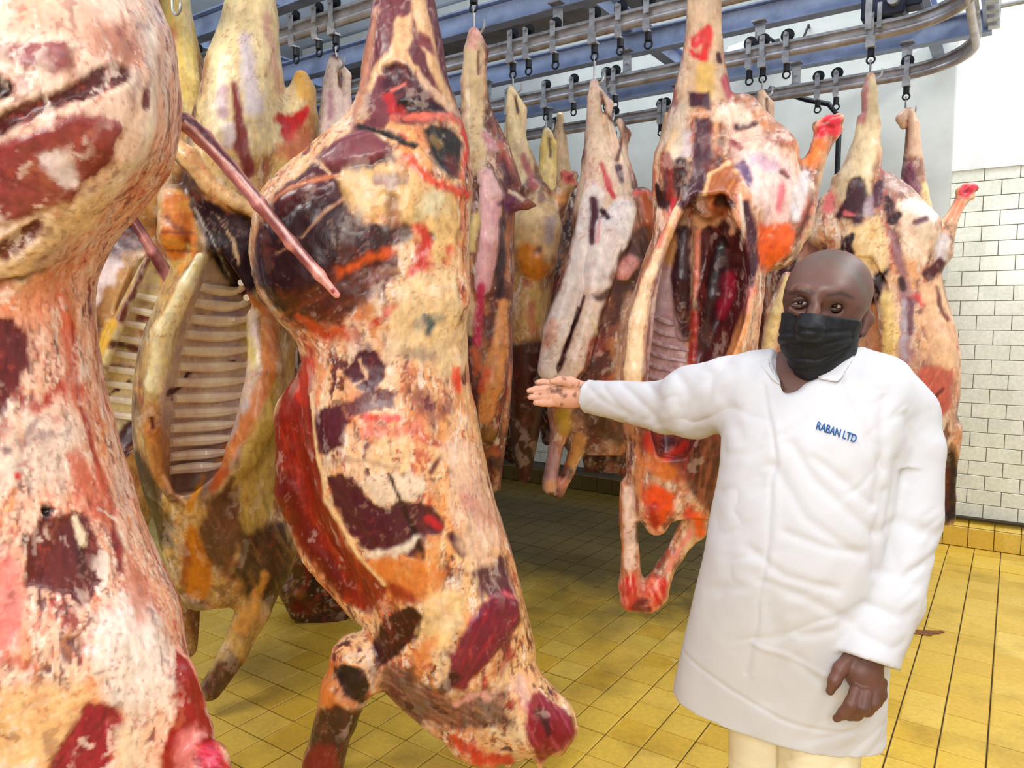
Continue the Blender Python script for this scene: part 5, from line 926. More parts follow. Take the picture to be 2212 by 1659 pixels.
base = [(228, 184, 148), ((110, 50, 60), 1.0, 1, .5, .05, .25, .8), ((238, 208, 176), .9, 1, .5, .15, .25, .7), ((206, 90, 74), 1.5, 1, .8, .3, .14, .6)]
st = [G_((240, 218, 180), [(1860, 160), (1905, 170), (1900, 300), (1880, 420), (1800, 440), (1820, 360)], 8, 12, 1, 0, ((232, 196, 150), 80, .5)), C_((206, 130, 140), [(1875, 172, 6), (1862, 260, 8)], 5, 8, .8), G_((82, 40, 56), [(1840, 390), (1868, 384), (1874, 450), (1862, 500), (1840, 490)], 6, 10, 1), G_((86, 40, 58), [(1888, 400), (1908, 390), (1905, 440), (1888, 450)], 5, 10, 1), C_((190, 170, 190), [(1882, 430, 7), (1880, 470, 6)], 5, 10, .85), G_((74, 30, 40), [(1825, 440), (1856, 450), (1846, 480), (1822, 476)], 5, 10, .95), G_((76, 30, 44), [(1912, 430), (1940, 450), (1938, 480), (1916, 476)], 5, 10, .95), C_((84, 40, 56), [(1972, 480, 6), (1990, 474, 5)], 4, 8, .95),
    G_((238, 214, 190), [(1940, 440), (2010, 440), (2030, 500), (1990, 570), (1950, 540)], 9, 16, 1, 0, ((236, 178, 150), 40, .5)), C_((214, 204, 204), [(2036, 520, 14), (2034, 555, 14)], 7, 8, .95), G_((96, 26, 30), [(1990, 590), (2030, 555), (2040, 570), (2010, 604)], 6, 8, 1), C_((236, 150, 110), [(2055, 470, 9), (2072, 440, 8)], 6, 8, .95), C_((226, 64, 84), [(2086, 414, 18), (2100, 406, 10)], 5, 10, 1), C_((150, 20, 44), [(2084, 420, 4), (2090, 408, 3)], 3, 6, .9),
    C_((236, 200, 146), [(1850, 520, 30), (1858, 580, 24)], 9, 18, 1), C_((60, 24, 34), [(1828, 520, 10), (1812, 560, 8)], 6, 12, .95), C_((236, 206, 140), [(1912, 640, 12), (1924, 740, 18), (1914, 830, 16)], 5, 6, 1), C_((236, 208, 150), [(1700, 600, 9), (1672, 690, 14), (1660, 760, 12)], 5, 6, 1), C_((150, 110, 130), [(1955, 620, 14), (1960, 720, 18), (1950, 800, 16)], 12, 20, .8),
    G_((232, 186, 150), [(1985, 620), (2030, 600), (2060, 740), (2060, 800), (2000, 760)], 9, 18, 1, 0, ((240, 206, 160), 20, .6)), C_((206, 70, 76), [(1978, 640, 8), (1990, 660, 7)], 6, 12, .8), C_((110, 36, 44), [(2022, 620, 4), (2030, 660, 4), (2045, 690, 3)], 3, 8, .9), G_((196, 96, 78), [(1990, 790), (2062, 800), (2058, 880), (2030, 920), (1985, 870)], 9, 18, .95, 0, ((226, 150, 120), 120, .5)), C_((96, 30, 30), [(2040, 840, 3), (2010, 866, 3)], 3, 8, .9), C_((44, 18, 20), [(2044, 990, 24), (2046, 1110, 26)], 8, 10, 1), C_((96, 40, 40), [(2040, 1010, 6), (2050, 1100, 6)], 4, 10, .8), C_((226, 110, 110), [(1795, 425, 12), (1790, 450, 14)], 8, 12, .9), G_((70, 28, 40), [(1725, 600), (1760, 570), (1770, 700), (1720, 760)], 9, 14, .95)]
st += [G_((78, 30, 44), [(1840, 384), (1862, 380), (1872, 420), (1866, 470), (1872, 480), (1850, 470), (1828, 460), (1812, 480), (1802, 470), (1830, 430)], 4, 8, 1, -.003, ((52, 18, 26), 85, .6)), C_((86, 42, 66), [(1902, 398, 8), (1898, 425, 10), (1894, 440, 7)], 4, 6, 1), C_((70, 24, 36), [(1918, 428, 7), (1928, 445, 8), (1912, 450, 6)], 3, 6, 1), C_((60, 22, 34), [(1940, 466, 7), (1925, 478, 8)], 3, 6, 1), C_((48, 16, 22), [(1840, 510, 7), (1830, 530, 11), (1838, 548, 9)], 4, 6, 1), C_((56, 20, 28), [(1915, 580, 9), (1895, 605, 14), (1890, 630, 14), (1885, 650, 9)], 5, 8, 1), C_((206, 190, 200), [(1876, 440, 6), (1872, 468, 5)], 5, 6, .9), C_((232, 120, 120), [(1828, 462, 6), (1845, 465, 4)], 4, 6, .9),
    G_((240, 212, 166), [(1872, 470), (1905, 470), (1918, 520), (1920, 580), (1880, 595), (1856, 560), (1858, 510)], 6, 10, 1, .004, ((206, 160, 90), 90, .4)), C_((206, 160, 84), [(1882, 505, 14)], 9, 10, .8), C_((150, 110, 120), [(1925, 500, 8), (1940, 545, 9), (1950, 590, 9)], 6, 10, .9), C_((246, 236, 226), [(1965, 448, 14), (1995, 455, 16), (2018, 470, 10)], 8, 10, .95, .004), C_((110, 60, 80), [(1975, 480, 7), (1998, 474, 6)], 4, 6, .95), C_((58, 24, 24), [(1945, 605, 8), (1950, 625, 7)], 4, 6, .95), C_((190, 180, 190), [(1952, 660, 6), (1955, 720, 8), (1952, 770, 8)], 5, 14, .8), C_((110, 70, 84), [(1965, 650, 5), (1968, 720, 6)], 4, 12, .8), G_((86, 22, 28), [(1992, 592), (2030, 556), (2042, 566), (2034, 590), (2004, 608)], 4, 6, 1)]
sculpt('body', I, prims, d, .0085, base, st, dp=d-.12, rough=.003, rfreq=1.6, slv=0.85, parts=[('hind_leg',[1,2]),('hind_leg',[3,4,5,6]),('belly_flap',[9]),('belly_flap',[10]),('fore_leg',[12]),('fore_leg',[13])])
ribs(I, [(r[0], r[1], r[2]-40, r[3], r[4]) for r in cav], d, [690, 715, 740, 765, 790, 815, 840], .008, None, slant=.1, mat=M_ribm, lift=.3)
# 11, 12, 13 --- only shanks in view
d = dep(1960, RY[5])
J = carcass('beef_carcass', 'farthest carcass, its slim shank hooked under the rail bend by the white wall', None, 5, d, (1960, 1000))
hang(1960, RY[5], 'bright meat hook and trolley under the rail bend at the white wall', .05)
prims = [L([(440, 1930, 2005, .03, .1), (540, 1920, 2020, .03, .16), (700, 1900, 2030, .03, .18), (850, 1910, 2030, .03, .14), (960, 1940, 2000, .03, .06)], k=.03), K([(1966, 240, 0, 8), (1972, 270, 0, 13), (1972, 340, 0, 18), (1972, 420, 0, 30), (1975, 490, 0, 42)], .02), K([(1958, 238, -.01, 6), (1946, 256, -.01, 10), (1952, 272, -.01, 8)], .01)]
st = [G_((236, 200, 172), [(1930, 230), (2000, 230), (2000, 340), (1940, 340)], 7, 10, 1), C_((150, 70, 54), [(1962, 262, 4), (1958, 300, 4), (1956, 330, 3)], 3, 6, .9), C_((160, 96, 120), [(1960, 360, 14), (1975, 420, 18)], 8, 14, .95, 0, ((226, 190, 180), 80, .6)), C_((240, 214, 160), [(1998, 400, 8), (2005, 450, 8)], 6, 10, .9)]
st += [C_((112, 54, 74), [(1940, 360, 10), (1965, 380, 14), (1985, 410, 10)], 5, 10, .95, 0, ((206, 150, 160), 50, .6)), C_((84, 36, 54), [(1935, 400, 6), (1950, 420, 6)], 3, 8, .9), C_((244, 222, 206), [(1935, 375, 2), (1955, 405, 3)], 2, 6, .9)]
sculpt('body', J, prims, d, .012, [(226, 186, 156), ((104, 50, 66), 1.0, 1, .5, .1, .25, .8)], st, dp=d-.1, rough=.003, rfreq=1.6, slv=0.7, parts=[('hind_leg',[1,2]),])
d = dep(1650, RY[4])
Kc = carcass('beef_carcass', 'mostly hidden carcass behind the spread hind leg, its split shank under the rail', None, 4, d, (1690, 1000))
hang(1648, RY[4], 'meat hook and trolley over the split shank right of the tall spread carcass')
prims = [L([(400, 1640, 1740, .03, .1), (520, 1640, 1780, .03, .18), (700, 1640, 1780, .04, .2), (850, 1650, 1760, .04, .16), (980, 1680, 1720, .04, .06)], k=.03), K([(1644, 200, 0, 8), (1646, 240, 0, 13), (1654, 310, 0, 20), (1670, 400, 0, 40)], .02), K([(1650, 202, -.01, 5), (1664, 226, -.01, 8), (1660, 290, -.01, 8)], .01), K([(1750, 560, 0, 40), (1775, 500, 0, 24), (1792, 440, 0, 15), (1798, 424, 0, 15)], .02)]
st = [G_((236, 200, 170), [(1630, 190), (1680, 200), (1690, 340), (1640, 340)], 8, 10, 1), C_((110, 64, 40), [(1656, 215, 3), (1658, 290, 4)], 2, 5, .9), C_((232, 120, 116), [(1792, 436, 16)], 7, 10, 1), C_((236, 176, 150), [(1770, 500, 22), (1755, 560, 30)], 9, 16, .9)]
sculpt('body', Kc, prims, d, .012, [(120, 66, 60), ((64, 28, 40), 1.0, 1, .5, .05, .25, .8), ((222, 180, 150), 1, 1, .5, .2, .2, .7)], st, dp=d-.1, rough=.003, rfreq=1.6, slv=0.8, parts=[('hind_leg',[1,2]),('hind_leg',[3])])
d = dep(725, RY[2])
Dd = carcass('beef_carcass', 'pale split shank between the cream shank and the dark maroon carcass', None, 2, d, (720, 1380))
hang(727, RY[2], 'meat hook and trolley over the pale split shank left of the dark maroon carcass')
prims = [L([(380, 660, 800, .03, .12), (520, 640, 820, .03, .2), (700, 620, 830, .04, .22), (900, 620, 830, .04, .24), (1100, 600, 830, .04, .22), (1250, 600, 810, .04, .16), (1340, 630, 760, .04, .08)], k=.03), K([(724, 130, 0, 14), (718, 180, 0, 19), (716, 260, 0, 28), (720, 350, 0, 50)], .02), K([(730, 134, -.02, 6), (750, 164, -.02, 9), (748, 220, 0, 11), (744, 290, 0, 24)], .01), K([(640, 1270, -.04, 40), (645, 1320, -.04, 20)], .03)]
st = [G_((236, 214, 196), [(690, 120), (770, 130), (770, 300), (690, 300)], 8, 10, 1, 0, ((226, 180, 184), 84, .5)), C_((120, 84, 60), [(731, 145, 3), (734, 185, 3)], 2, 4, .9, -.003), C_((206, 150, 166), [(708, 200, 6), (712, 250, 8)], 5, 10, .8), C_((130, 20, 26), [(640, 1310, 14), (660, 1320, 10)], 8, 10, .9)]
sculpt('body', Dd, prims, d, .011, [(70, 40, 34), ((130, 92, 54), 1.0, 1, .5, .12, .25, .8), ((40, 16, 20), 1, 1, .5, .2, .2, .8)], st, dp=d-.1, rough=.003, rfreq=1.5, slv=0.7, parts=[('hind_leg',[1,2]),])

# 14-17 --- carcasses deep in the room, seen only in the gaps
for x, i, xl, xr, yb, lab in ((1100, 4, 1010, 1150, 1010, 'dark carcass deep behind the pink hanging strip'), (1310, 4, 1225, 1400, 1040, 'dark carcass deep behind the two cream flaps'), (1440, 5, 1380, 1500, 960, 'farthest dark carcass, behind the open one with red feet'), (640, 3, 560, 700, 1290, 'dark carcass low behind the open yellow one'), (985, 5, 920, 1050, 1000, 'farthest dark carcass, left of the pink hanging strip'), (1210, 5, 1150, 1270, 980, 'farthest dark carcass, behind the pointing hand')):
    d = dep(x, RY[i]); r = carcass('beef_carcass', lab, None, i, d, ((xl+xr)/2, yb))
    hang(x, RY[i], 'meat hook over the '+lab)
    m = (xl+xr)/2; w_ = (xr-xl)/2
    prims = [L([(430, m-.55*w_, m+.55*w_, .03, .1), (520, m-.8*w_, m+.85*w_, .03, .17), (680, m-w_, m+w_, .04, .2), (820, m-w_, m+.95*w_, .04, .19), (.55*yb+.45*820, m-.85*w_, m+.8*w_, .04, .14), (yb-20, m-.35*w_, m+.35*w_, .04, .06)], k=.03),
        K([(x, 250 if i > 3 else 170, 0, 8), (x, 300, 0, 14), (m, 380, 0, 26), (m, 450, 0, 40)], .02), K([(m-.5*w_, yb-160, 0, 28), (m-.45*w_, yb-30, -.02, 12)], .03), K([(m+.5*w_, yb-170, 0, 28), (m+.4*w_, yb-20, -.02, 12)], .03)]
    sculpt('body', r, prims, d, .014, [(84, 44, 36), ((48, 20, 22), .9, 1, .5, .0, .25, .9), ((176, 120, 84), 1.0, 1, .5, .2, .16, .8)], [G_((232, 200, 160), [(x-40, 160), (x+40, 160), (m+60, 400), (m-60, 400)], 20, 20, .9)], dp=d-.1, rough=.003, rfreq=1.6, slv=.6, parts=[('hind_leg',[1]),('fore_leg',[2]),('fore_leg',[3])])
# ------------------------------------------------------------------ the man in the white coat
d = 1.65
fx = P(1700, 1659, 1.74)
man = empty('person', (fx[0], fx[1], 0.0), 'man in a long white coat and black face mask, one arm held out sideways', 'person')
M_skin = attr_mat('skin', rough=.5, bump=.10, scale=140, coat=0, var=.08, stretch=(1, 1, 1), bdist=.002)
M_coat = attr_mat('white_cotton', rough=.78, bump=.10, scale=220, coat=0, var=.03, stretch=(1, 1, 1), spec=.2, bdist=.002)
M_trs = attr_mat('cream_cotton', rough=.8, bump=.10, scale=200, coat=0, var=.04, stretch=(1, 1, 1), spec=.2, bdist=.002)
M_mask = simple('black_cloth', (14, 15, 20), .6, noise=.4, scale=80, bump=.15, col2=(24, 26, 34), spec=.3)
def floorpt(x, y, t): return (x, y, t)
head = [
    K([(1790, 628, .02, 88), (1786, 640, .07, 82)], .03), K([(1776, 660, -.035, 80), (1768, 705, -.035, 68)], .04), K([(1760, 745, -.05, 50), (1756, 775, -.06, 32)], .04),
    K([(1714, 634, -.066, 11), (1735, 629, -.097, 14), (1765, 636, -.108, 14), (1800, 638, -.094, 15), (1838, 648, -.055, 15)], .024),
    K([(1762, 640, -.108, 11), (1757, 672, -.122, 12), (1752, 700, -.136, 15)], .012), K([(1738, 708, -.118, 10)], .01), K([(1772, 710, -.112, 10)], .01),
    K([(1826, 700, -.048, 20)], .03), K([(1784, 677, -.094, 8), (1803, 681, -.090, 9), (1824, 677, -.078, 9)], .008), K([(1710, 668, -.088, 8), (1728, 674, -.098, 8), (1745, 671, -.102, 8)], .008),
    K([(1728, 656, -.108, 13)], .012, op='s'), K([(1803, 664, -.098, 14)], .012, op='s'),
    K([(1728, 656, -.080, 16)], .006), K([(1803, 664, -.070, 17)], .006),
    K([(1864, 672, .03, 14), (1870, 690, .03, 15), (1862, 720, .02, 9)], .01, zf=1.2),
    K([(1780, 740, .03, 54), (1770, 830, .05, 58)], .03)]
def hnd(palm, fingers, thumb):
    o = [K(palm, .008, zf=.8)]
    for f_ in fingers: o.append(K(f_, .002))
    for t_ in thumb: o.append(K(t_, .005))
    return o
# the hand held out, palm to the camera, and the hand that hangs
hand1 = hnd([(1262, 852, .53, 27), (1232, 852, .53, 29), (1206, 856, .53, 24)],
    [[(1208, 842, .535, 8.5), (1176, 841, .53, 8), (1158, 842, .525, 7.2), (1143, 844, .52, 6.2)], [(1208, 858, .53, 8.5), (1180, 857, .52, 8), (1162, 857, .515, 7.2), (1145, 858, .51, 6.2)],
     [(1212, 871, .53, 8), (1186, 870, .52, 7.5), (1172, 870, .515, 6.8), (1157, 870, .512, 6)], [(1215, 834, .545, 8), (1190, 828, .55, 7.2), (1172, 826, .55, 6.5), (1160, 826, .548, 5.4)]],
    [[(1255, 838, .52, 16), (1232, 826, .505, 12), (1210, 822, .495, 9), (1193, 824, .49, 7)]])
hand2 = hnd([(1872, 1418, -.13, 33), (1866, 1452, -.14, 38), (1874, 1484, -.145, 34)],
    [[(1848, 1492, -.165, 13), (1838, 1522, -.178, 12), (1824, 1540, -.170, 11), (1807, 1552, -.155, 8.5)], [(1870, 1498, -.170, 13.5), (1864, 1528, -.182, 12.5), (1850, 1543, -.170, 11), (1834, 1549, -.155, 9)],
     [(1891, 1491, -.160, 12.5), (1885, 1520, -.168, 12), (1873, 1535, -.158, 10.5), (1860, 1540, -.142, 9)], [(1905, 1474, -.145, 11.5), (1902, 1502, -.150, 10.5), (1893, 1517, -.140, 9.5), (1882, 1522, -.128, 8.5)]],
    [[(1838, 1420, -.135, 17), (1815, 1446, -.145, 13.5), (1803, 1470, -.148, 11.5), (1793, 1493, -.145, 9)]])
limbs = [L([(800, 1660, 1880, .05, .09), (900, 1620, 1930, .05, .11), (1100, 1590, 1900, .05, .12), (1300, 1560, 1880, .06, .12), (1480, 1545, 1880, .06, .12)], k=.04, yaw=.55),
    K([(1660, 840, .08, 56), (1500, 870, .25, 36), (1340, 864, .45, 29), (1262, 852, .53, 25)], .03), K([(1930, 900, 0, 56), (1945, 1120, -.05, 46), (1905, 1300, -.1, 38), (1874, 1420, -.13, 32)], .03),
    K([(1640, 1480, .16, 70), (1640, 1900, .14, 46), (1650, 2260, .14, 32)], .04), K([(1780, 1500, .02, 80), (1765, 1950, .02, 54), (1760, 2400, .02, 36)], .04)]
bs = [(92, 58, 48), ((110, 72, 60), .8, 1, 1, .1, .3, .7)]
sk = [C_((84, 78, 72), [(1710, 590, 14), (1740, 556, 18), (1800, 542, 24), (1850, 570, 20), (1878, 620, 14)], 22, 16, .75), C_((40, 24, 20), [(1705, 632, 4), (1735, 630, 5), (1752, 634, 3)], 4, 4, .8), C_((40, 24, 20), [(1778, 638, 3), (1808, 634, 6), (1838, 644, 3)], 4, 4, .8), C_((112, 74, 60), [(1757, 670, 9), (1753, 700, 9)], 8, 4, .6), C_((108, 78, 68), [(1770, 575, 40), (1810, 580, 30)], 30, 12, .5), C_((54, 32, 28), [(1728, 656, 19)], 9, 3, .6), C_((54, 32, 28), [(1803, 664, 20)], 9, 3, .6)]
f_all = hand1+hand2
# eyes
M_eye = simple('eye_white', (170, 150, 140), .2); M_iris = simple('dark_iris', (30, 18, 14), .15); M_lid = simple('eyelid_skin', (66, 42, 35), .5)
for ex, ey, et in ((1728, 654, -.0905), (1803, 661, -.0935)):
    def cw(x, y, t): v = W3(x, y, d+t); return Vector(cam2world(v[None])[0])
    c = cw(ex, ey, et); r = .0135
    b = MB(); bmesh.ops.create_uvsphere(b.bm, u_segments=20, v_segments=12, radius=r)
    for v in b.bm.verts: v.co += c
    e = b.build('eye', M_eye, man, smooth=True)
    dr = Vector(cam2world(W3(ex-2, ey+1, .2)[None])[0])-c; dr.normalize()
    b = MB(); bmesh.ops.create_uvsphere(b.bm, u_segments=16, v_segments=10, radius=.0066)
    for v in b.bm.verts: v.co = v.co+c+dr*(r-.0048)
    b.build('iris', M_iris, e, smooth=True)
    pts = [cw(ex+dx, ey-2-5.5*(1-(dx/18)**2), et-.0125+.00004*dx*dx) for dx in (-18, -12, -6, 0, 6, 12, 18)]
    b = MB(); b.tube(pts, [.003, .0045, .0055, .0058, .0055, .0045, .003], 8); b.build('upper_eyelid', M_lid, man, smooth=True)
    pts = [cw(ex+dx, ey+4.5+4*(1-(dx/17)**2), et-.0118+.00004*dx*dx) for dx in (-17, -10, 0, 10, 17)]
    b = MB(); b.tube(pts, [.003, .0042, .0048, .0042, .003], 8); b.build('lower_eyelid', M_lid, man, smooth=True)
# close-cropped hair
hp = [K([(1792, 622, .025, 90), (1790, 634, .075, 84)], .03), Q(W3(1770, 590, d-.05), (-.25, .62, -.78), .01)]
def hair():
    f = Field([hp[0]], d); nrm = np.array([-.10, .80, -.60]); nrm /= np.linalg.norm(nrm); p0 = W3(1775, 585, d-.045)
    fn = lambda p: np.maximum(f(p), (p-p0)@nrm)
    V, q = nets(fn, f.lo, f.hi, .006)
    c = np.tile(lin((58, 50, 46)), (len(V), 1)); return mesh_np('cropped_hair', cam2world(V), q, M_skin, man, True, c, man.location)
# mask
mk = [K([(1772, 690, -.040, 82), (1764, 720, -.045, 74)], .03), K([(1756, 750, -.052, 60), (1752, 774, -.056, 42)], .04), K([(1755, 680, -.116, 24), (1750, 712, -.132, 31)], .03), K([(1790, 750, -.02, 52), (1762, 785, -.03, 34)], .04)]
def mask():
    f = Field(mk, d); p1 = W3(1765, 680, d-.1); n1 = np.array([.12, -1, -.1]); p2 = W3(1846, 730, d); n2 = np.array([.9, .25, .42]); p3 = W3(1682, 720, d); n3 = np.array([-.75, .1, .65])
    fn = lambda p: -smin(-f(p), -np.maximum((p-p1)@(n1/np.linalg.norm(n1)), np.maximum((p-p2)@(n2/np.linalg.norm(n2)), (p-p3)@(n3/np.linalg.norm(n3)))), .004)
    V, q = nets(fn, f.lo, f.hi, .0035); N = vnormals(V, q)
    U = np.stack([V[:, 0]/1.53*F+CX, V[:, 1]/1.53*F+CY], 1); h = np.zeros(len(V))
    for s in ([(1690, 712), (1760, 722), (1850, 712)], [(1690, 735), (1760, 748), (1850, 728)], [(1720, 770), (1770, 778), (1840, 750)], [(1735, 800), (1790, 790), (1830, 765)]):
        h -= .0035*np.exp(-(sdist('C', [(x, y, 0) for x, y in s], U)/4.5)**2)
    V = V+N*h[:, None]
    return mesh_np('face_mask', cam2world(V), q, M_mask, man, True, None, man.location)
mask()
b = MB(); b.tube([cw(1838, 695, -.03), cw(1856, 688, .0), cw(1872, 676, .03)], .0018, 6); b.tube([cw(1838, 745, -.02), cw(1856, 730, .01), cw(1868, 716, .03)], .0018, 6); b.build('ear_loop', M_mask, man, smooth=True)
# coat: body and sleeves with folds
HEM = .64
coat = [L([(752, 1690, 1852, .05, .07), (775, 1630, 1892, .05, .09), (810, 1590, 1920, .04, .11), (860, 1580, 1935, .03, .125), (930, 1576, 1930, .02, .14), (1020, 1568, 1915, .02, .15), (1110, 1552, 1908, .02, .155), (1220, 1532, 1895, .03, .16), (1330, 1510, 1886, .05, .15), (1460, 1486, 1872, .08, .135), (1600, 1462, 1862, .11, .125), (1720, 1444, 1862, .12, .12)], k=.05, yaw=.62, p=2.2),
    K([(1640, 838, .10, 84), (1580, 850, .16, 82), (1500, 868, .25, 78), (1440, 880, .33, 58), (1340, 867, .45, 43), (1268, 856, .53, 37)], .03),
    K([(1905, 838, .01, 58), (1945, 895, -.0, 74), (1962, 970, -.03, 70), (1960, 1120, -.06, 69), (1925, 1290, -.10, 66), (1872, 1428, -.13, 62), (1858, 1470, -.13, 60)], .022), Z(HEM)]
def person_body():
    prims = limbs[:1]+head+limbs[1:]+f_all
    fld0 = Field(prims, d); ct = Field([coat[0]], d); vee = [(1690, 740), (1850, 730), (1830, 780), (1714, 870), (1700, 820)]
    def fld(p):
        v = fld0(p); b = (p[:, 1] < (880-CY)/F*1.6) & (p[:, 1] > (700-CY)/F*1.6)
        if b.any():                                            # breast and throat just under the open collar
            pb = p[b]; U = np.stack([pb[:, 0]/1.55*F+CX, pb[:, 1]/1.55*F+CY], 1)
            v[b] = smin(v[b], np.maximum(ct(pb)+.016, sdist('G', vee, U)/F*1.55), .012)
        return v
    V, q = nets(fld, fld0.lo, fld0.hi, .0033)
    c, hg = paint(V, d, 1.55, bs, sk, meat=False)
    # lighter palm of the held-out hand
    px = V[:, 0]/V[:, 2]*F+CX; far = V[:, 2] > 2.0
    N = vnormals(V, q); m = (sst(1290, 1262, px)*sst(.15, -.45, N[:, 2])*far)[:, None]
    c = c*(1-m)+lin((212, 156, 130))*m
    pk = fbm(V*40, 1, 3, 3); dirt = (sst(.12, .4, pk)*sst(-.2, -.6, N[:, 2])*far*.75)[:, None]; c = c*(1-dirt)+lin((96, 48, 30))*dirt
    NTRI[0] += 2*len(q)
    return mesh_np('body', cam2world(V), q, M_skin, man, True, c, man.location)
body = person_body()
FOLD = [  # (points, width, depth)
    ([(1720, 960), (1760, 1040), (1830, 1110), (1880, 1150)], 9, -.006), ([(1690, 1010), (1740, 1120), (1850, 1200)], 9, -.005), ([(1760, 990), (1840, 1060), (1880, 1090)], 8, -.005), ([(1800, 1270), (1700, 1250), (1640, 1200)], 8, -.005), ([(1830, 1340), (1740, 1290), (1660, 1270)], 9, -.005), ([(1680, 1300), (1700, 1420), (1690, 1560)], 14, -.006), ([(1600, 1150), (1590, 1300), (1560, 1480)], 14, -.004),
    ([(1860, 1190), (1780, 1180), (1700, 1150)], 8, -.005), ([(1860, 1300), (1800, 1360), (1740, 1380)], 9, -.005), ([(1640, 780), (1620, 860), (1640, 960)], 10, -.005), ([(1600, 800), (1580, 900), (1590, 950)], 9, -.006), ([(1740, 1440), (1800, 1500), (1840, 1560)], 9, -.004), ([(1655, 1420), (1730, 1440), (1790, 1470)], 5, .003),
    ([(1480, 800), (1500, 880), (1480, 930)], 8, -.006), ([(1430, 835), (1470, 890), (1500, 940)], 8, -.006), ([(1540, 790), (1560, 870), (1540, 935)], 9, -.006), ([(1330, 830), (1360, 870), (1420, 910)], 7, -.004), ([(1380, 840), (1400, 880), (1440, 920)], 7, -.004),
    ([(1820, 760), (1830, 860), (1870, 960), (1900, 1010)], 8, -.006), ([(1910, 860), (1900, 960), (1880, 1080)], 9, -.006), ([(1960, 900), (1990, 960), (1970, 1040)], 10, -.005), ([(1900, 1150), (1960, 1130), (2010, 1150)], 10, -.005), ([(1890, 1230), (1940, 1240), (1990, 1220)], 9, -.005), ([(1870, 1300), (1920, 1320), (1960, 1300)], 8, -.005), ([(1850, 1360), (1900, 1380), (1930, 1370)], 7, -.004), ([(1940, 1000), (1920, 1120), (1930, 1220)], 10, -.005), ([(1905, 1060), (1885, 1150), (1880, 1230)], 9, -.006),
    ([(1700, 830), (1700, 1000), (1680, 1200), (1660, 1500)], 4, .002), ([(1690, 830), (1690, 1000), (1668, 1200), (1648, 1500)], 3, -.003), ([(1480, 1472), (1560, 1522), (1640, 1562), (1720, 1596), (1800, 1606), (1860, 1600)], 4, -.003)]
def cloth(name, fn, lo, hi, h, mat, colr, dp, folds, noise=.004, parent=None, two=False):
    V, q = nets(fn, lo, hi, h); N = vnormals(V, q)
    U = np.stack([V[:, 0]/V[:, 2]*0+V[:, 0]/dp*F+CX, V[:, 1]/dp*F+CY], 1); hh = np.zeros(len(V))
    wx = fbm(V*9, 1, 2, 4)*10; U = U+np.stack([wx, wx], 1)
    for pts, wd, dpth in folds: hh += .72*dpth*np.exp(-(sdist('C', [(x, y, 0) for x, y in pts], U)/(wd*1.35))**2)
    hh *= sst(.2, -.2, N[:, 2]); hh += noise*fbm(V*np.array([1, .7, 1]), 7, 3, 8)
    cr = 1-np.abs(fbm(np.stack([V[:, 0]*.55+V[:, 1]*.8, V[:, 1]*.55-V[:, 0]*.8, V[:, 2]*.6], 1)*np.array([1.7, .75, 1]), 6.5, 3, 14))*3; hh -= .0045*np.clip(cr, 0, 1)**2*sst(-.25, .2, fbm(V, 3, 2, 15))*sst(.3, -.1, N[:, 2])
    q1 = V@np.array([.7, .5, .2]); hh += .0012*np.sin(q1*90+6*fbm(V, 5, 2, 3))*sst(-.1, .3, fbm(V, 4, 2, 6))
    V = V+N*hh[:, None]; c = np.tile(lin(colr), (len(V), 1))*(1+.05*fbm(V, 6, 3, 2))[:, None]
    NTRI[0] += 2*len(q)
    return mesh_np(name, cam2world(V), q, mat, parent or man, True, c, man.location)
def make_coat():
    ft = Field([coat[0]], d); a1 = Field([coat[1]], d); a2 = Field([coat[2]], d)
    neck = Field([K([(1765, 710, -.09, 64), (1742, 780, -.09, 46), (1726, 830, -.09, 19), (1714, 856, -.09, 6)], .01, zf=5), K([(1790, 700, .02, 64), (1780, 780, .02, 62)], .02)], d)
    c1 = W3(1272, 857, d+.53); n1 = W3(1200, 850, d+.6)-W3(1340, 867, d+.45); n1 /= np.linalg.norm(n1)
    c2 = W3(1874, 1426, d-.13); n2 = W3(1862, 1480, d-.14)-W3(1896, 1380, d-.12)+np.array([.012, 0, 0]); n2 = n2/np.linalg.norm(n2)
    def fn(p):
        v = -smin(-ft(p), neck(p), .006)
        v = np.maximum(v, HEM-(CAM[2]+p[:, 0]*RT[2]-p[:, 1]*UP[2]+p[:, 2]*FW[2]))
        v = smin(v, np.maximum(a1(p), (p-c1)@n1), .035)
        return smin(v, np.maximum(a2(p), (p-c2)@n2), np.where(p[:, 1] < (1000-CY)/F*d, .045, .012))
    lo = np.minimum(np.minimum(ft.lo, a1.lo), a2.lo); hi = np.maximum(np.maximum(ft.hi, a1.hi), a2.hi)
    return cloth('white_coat', fn, lo, hi, .0048, M_coat, (202, 202, 208), 1.52, FOLD)
make_coat()
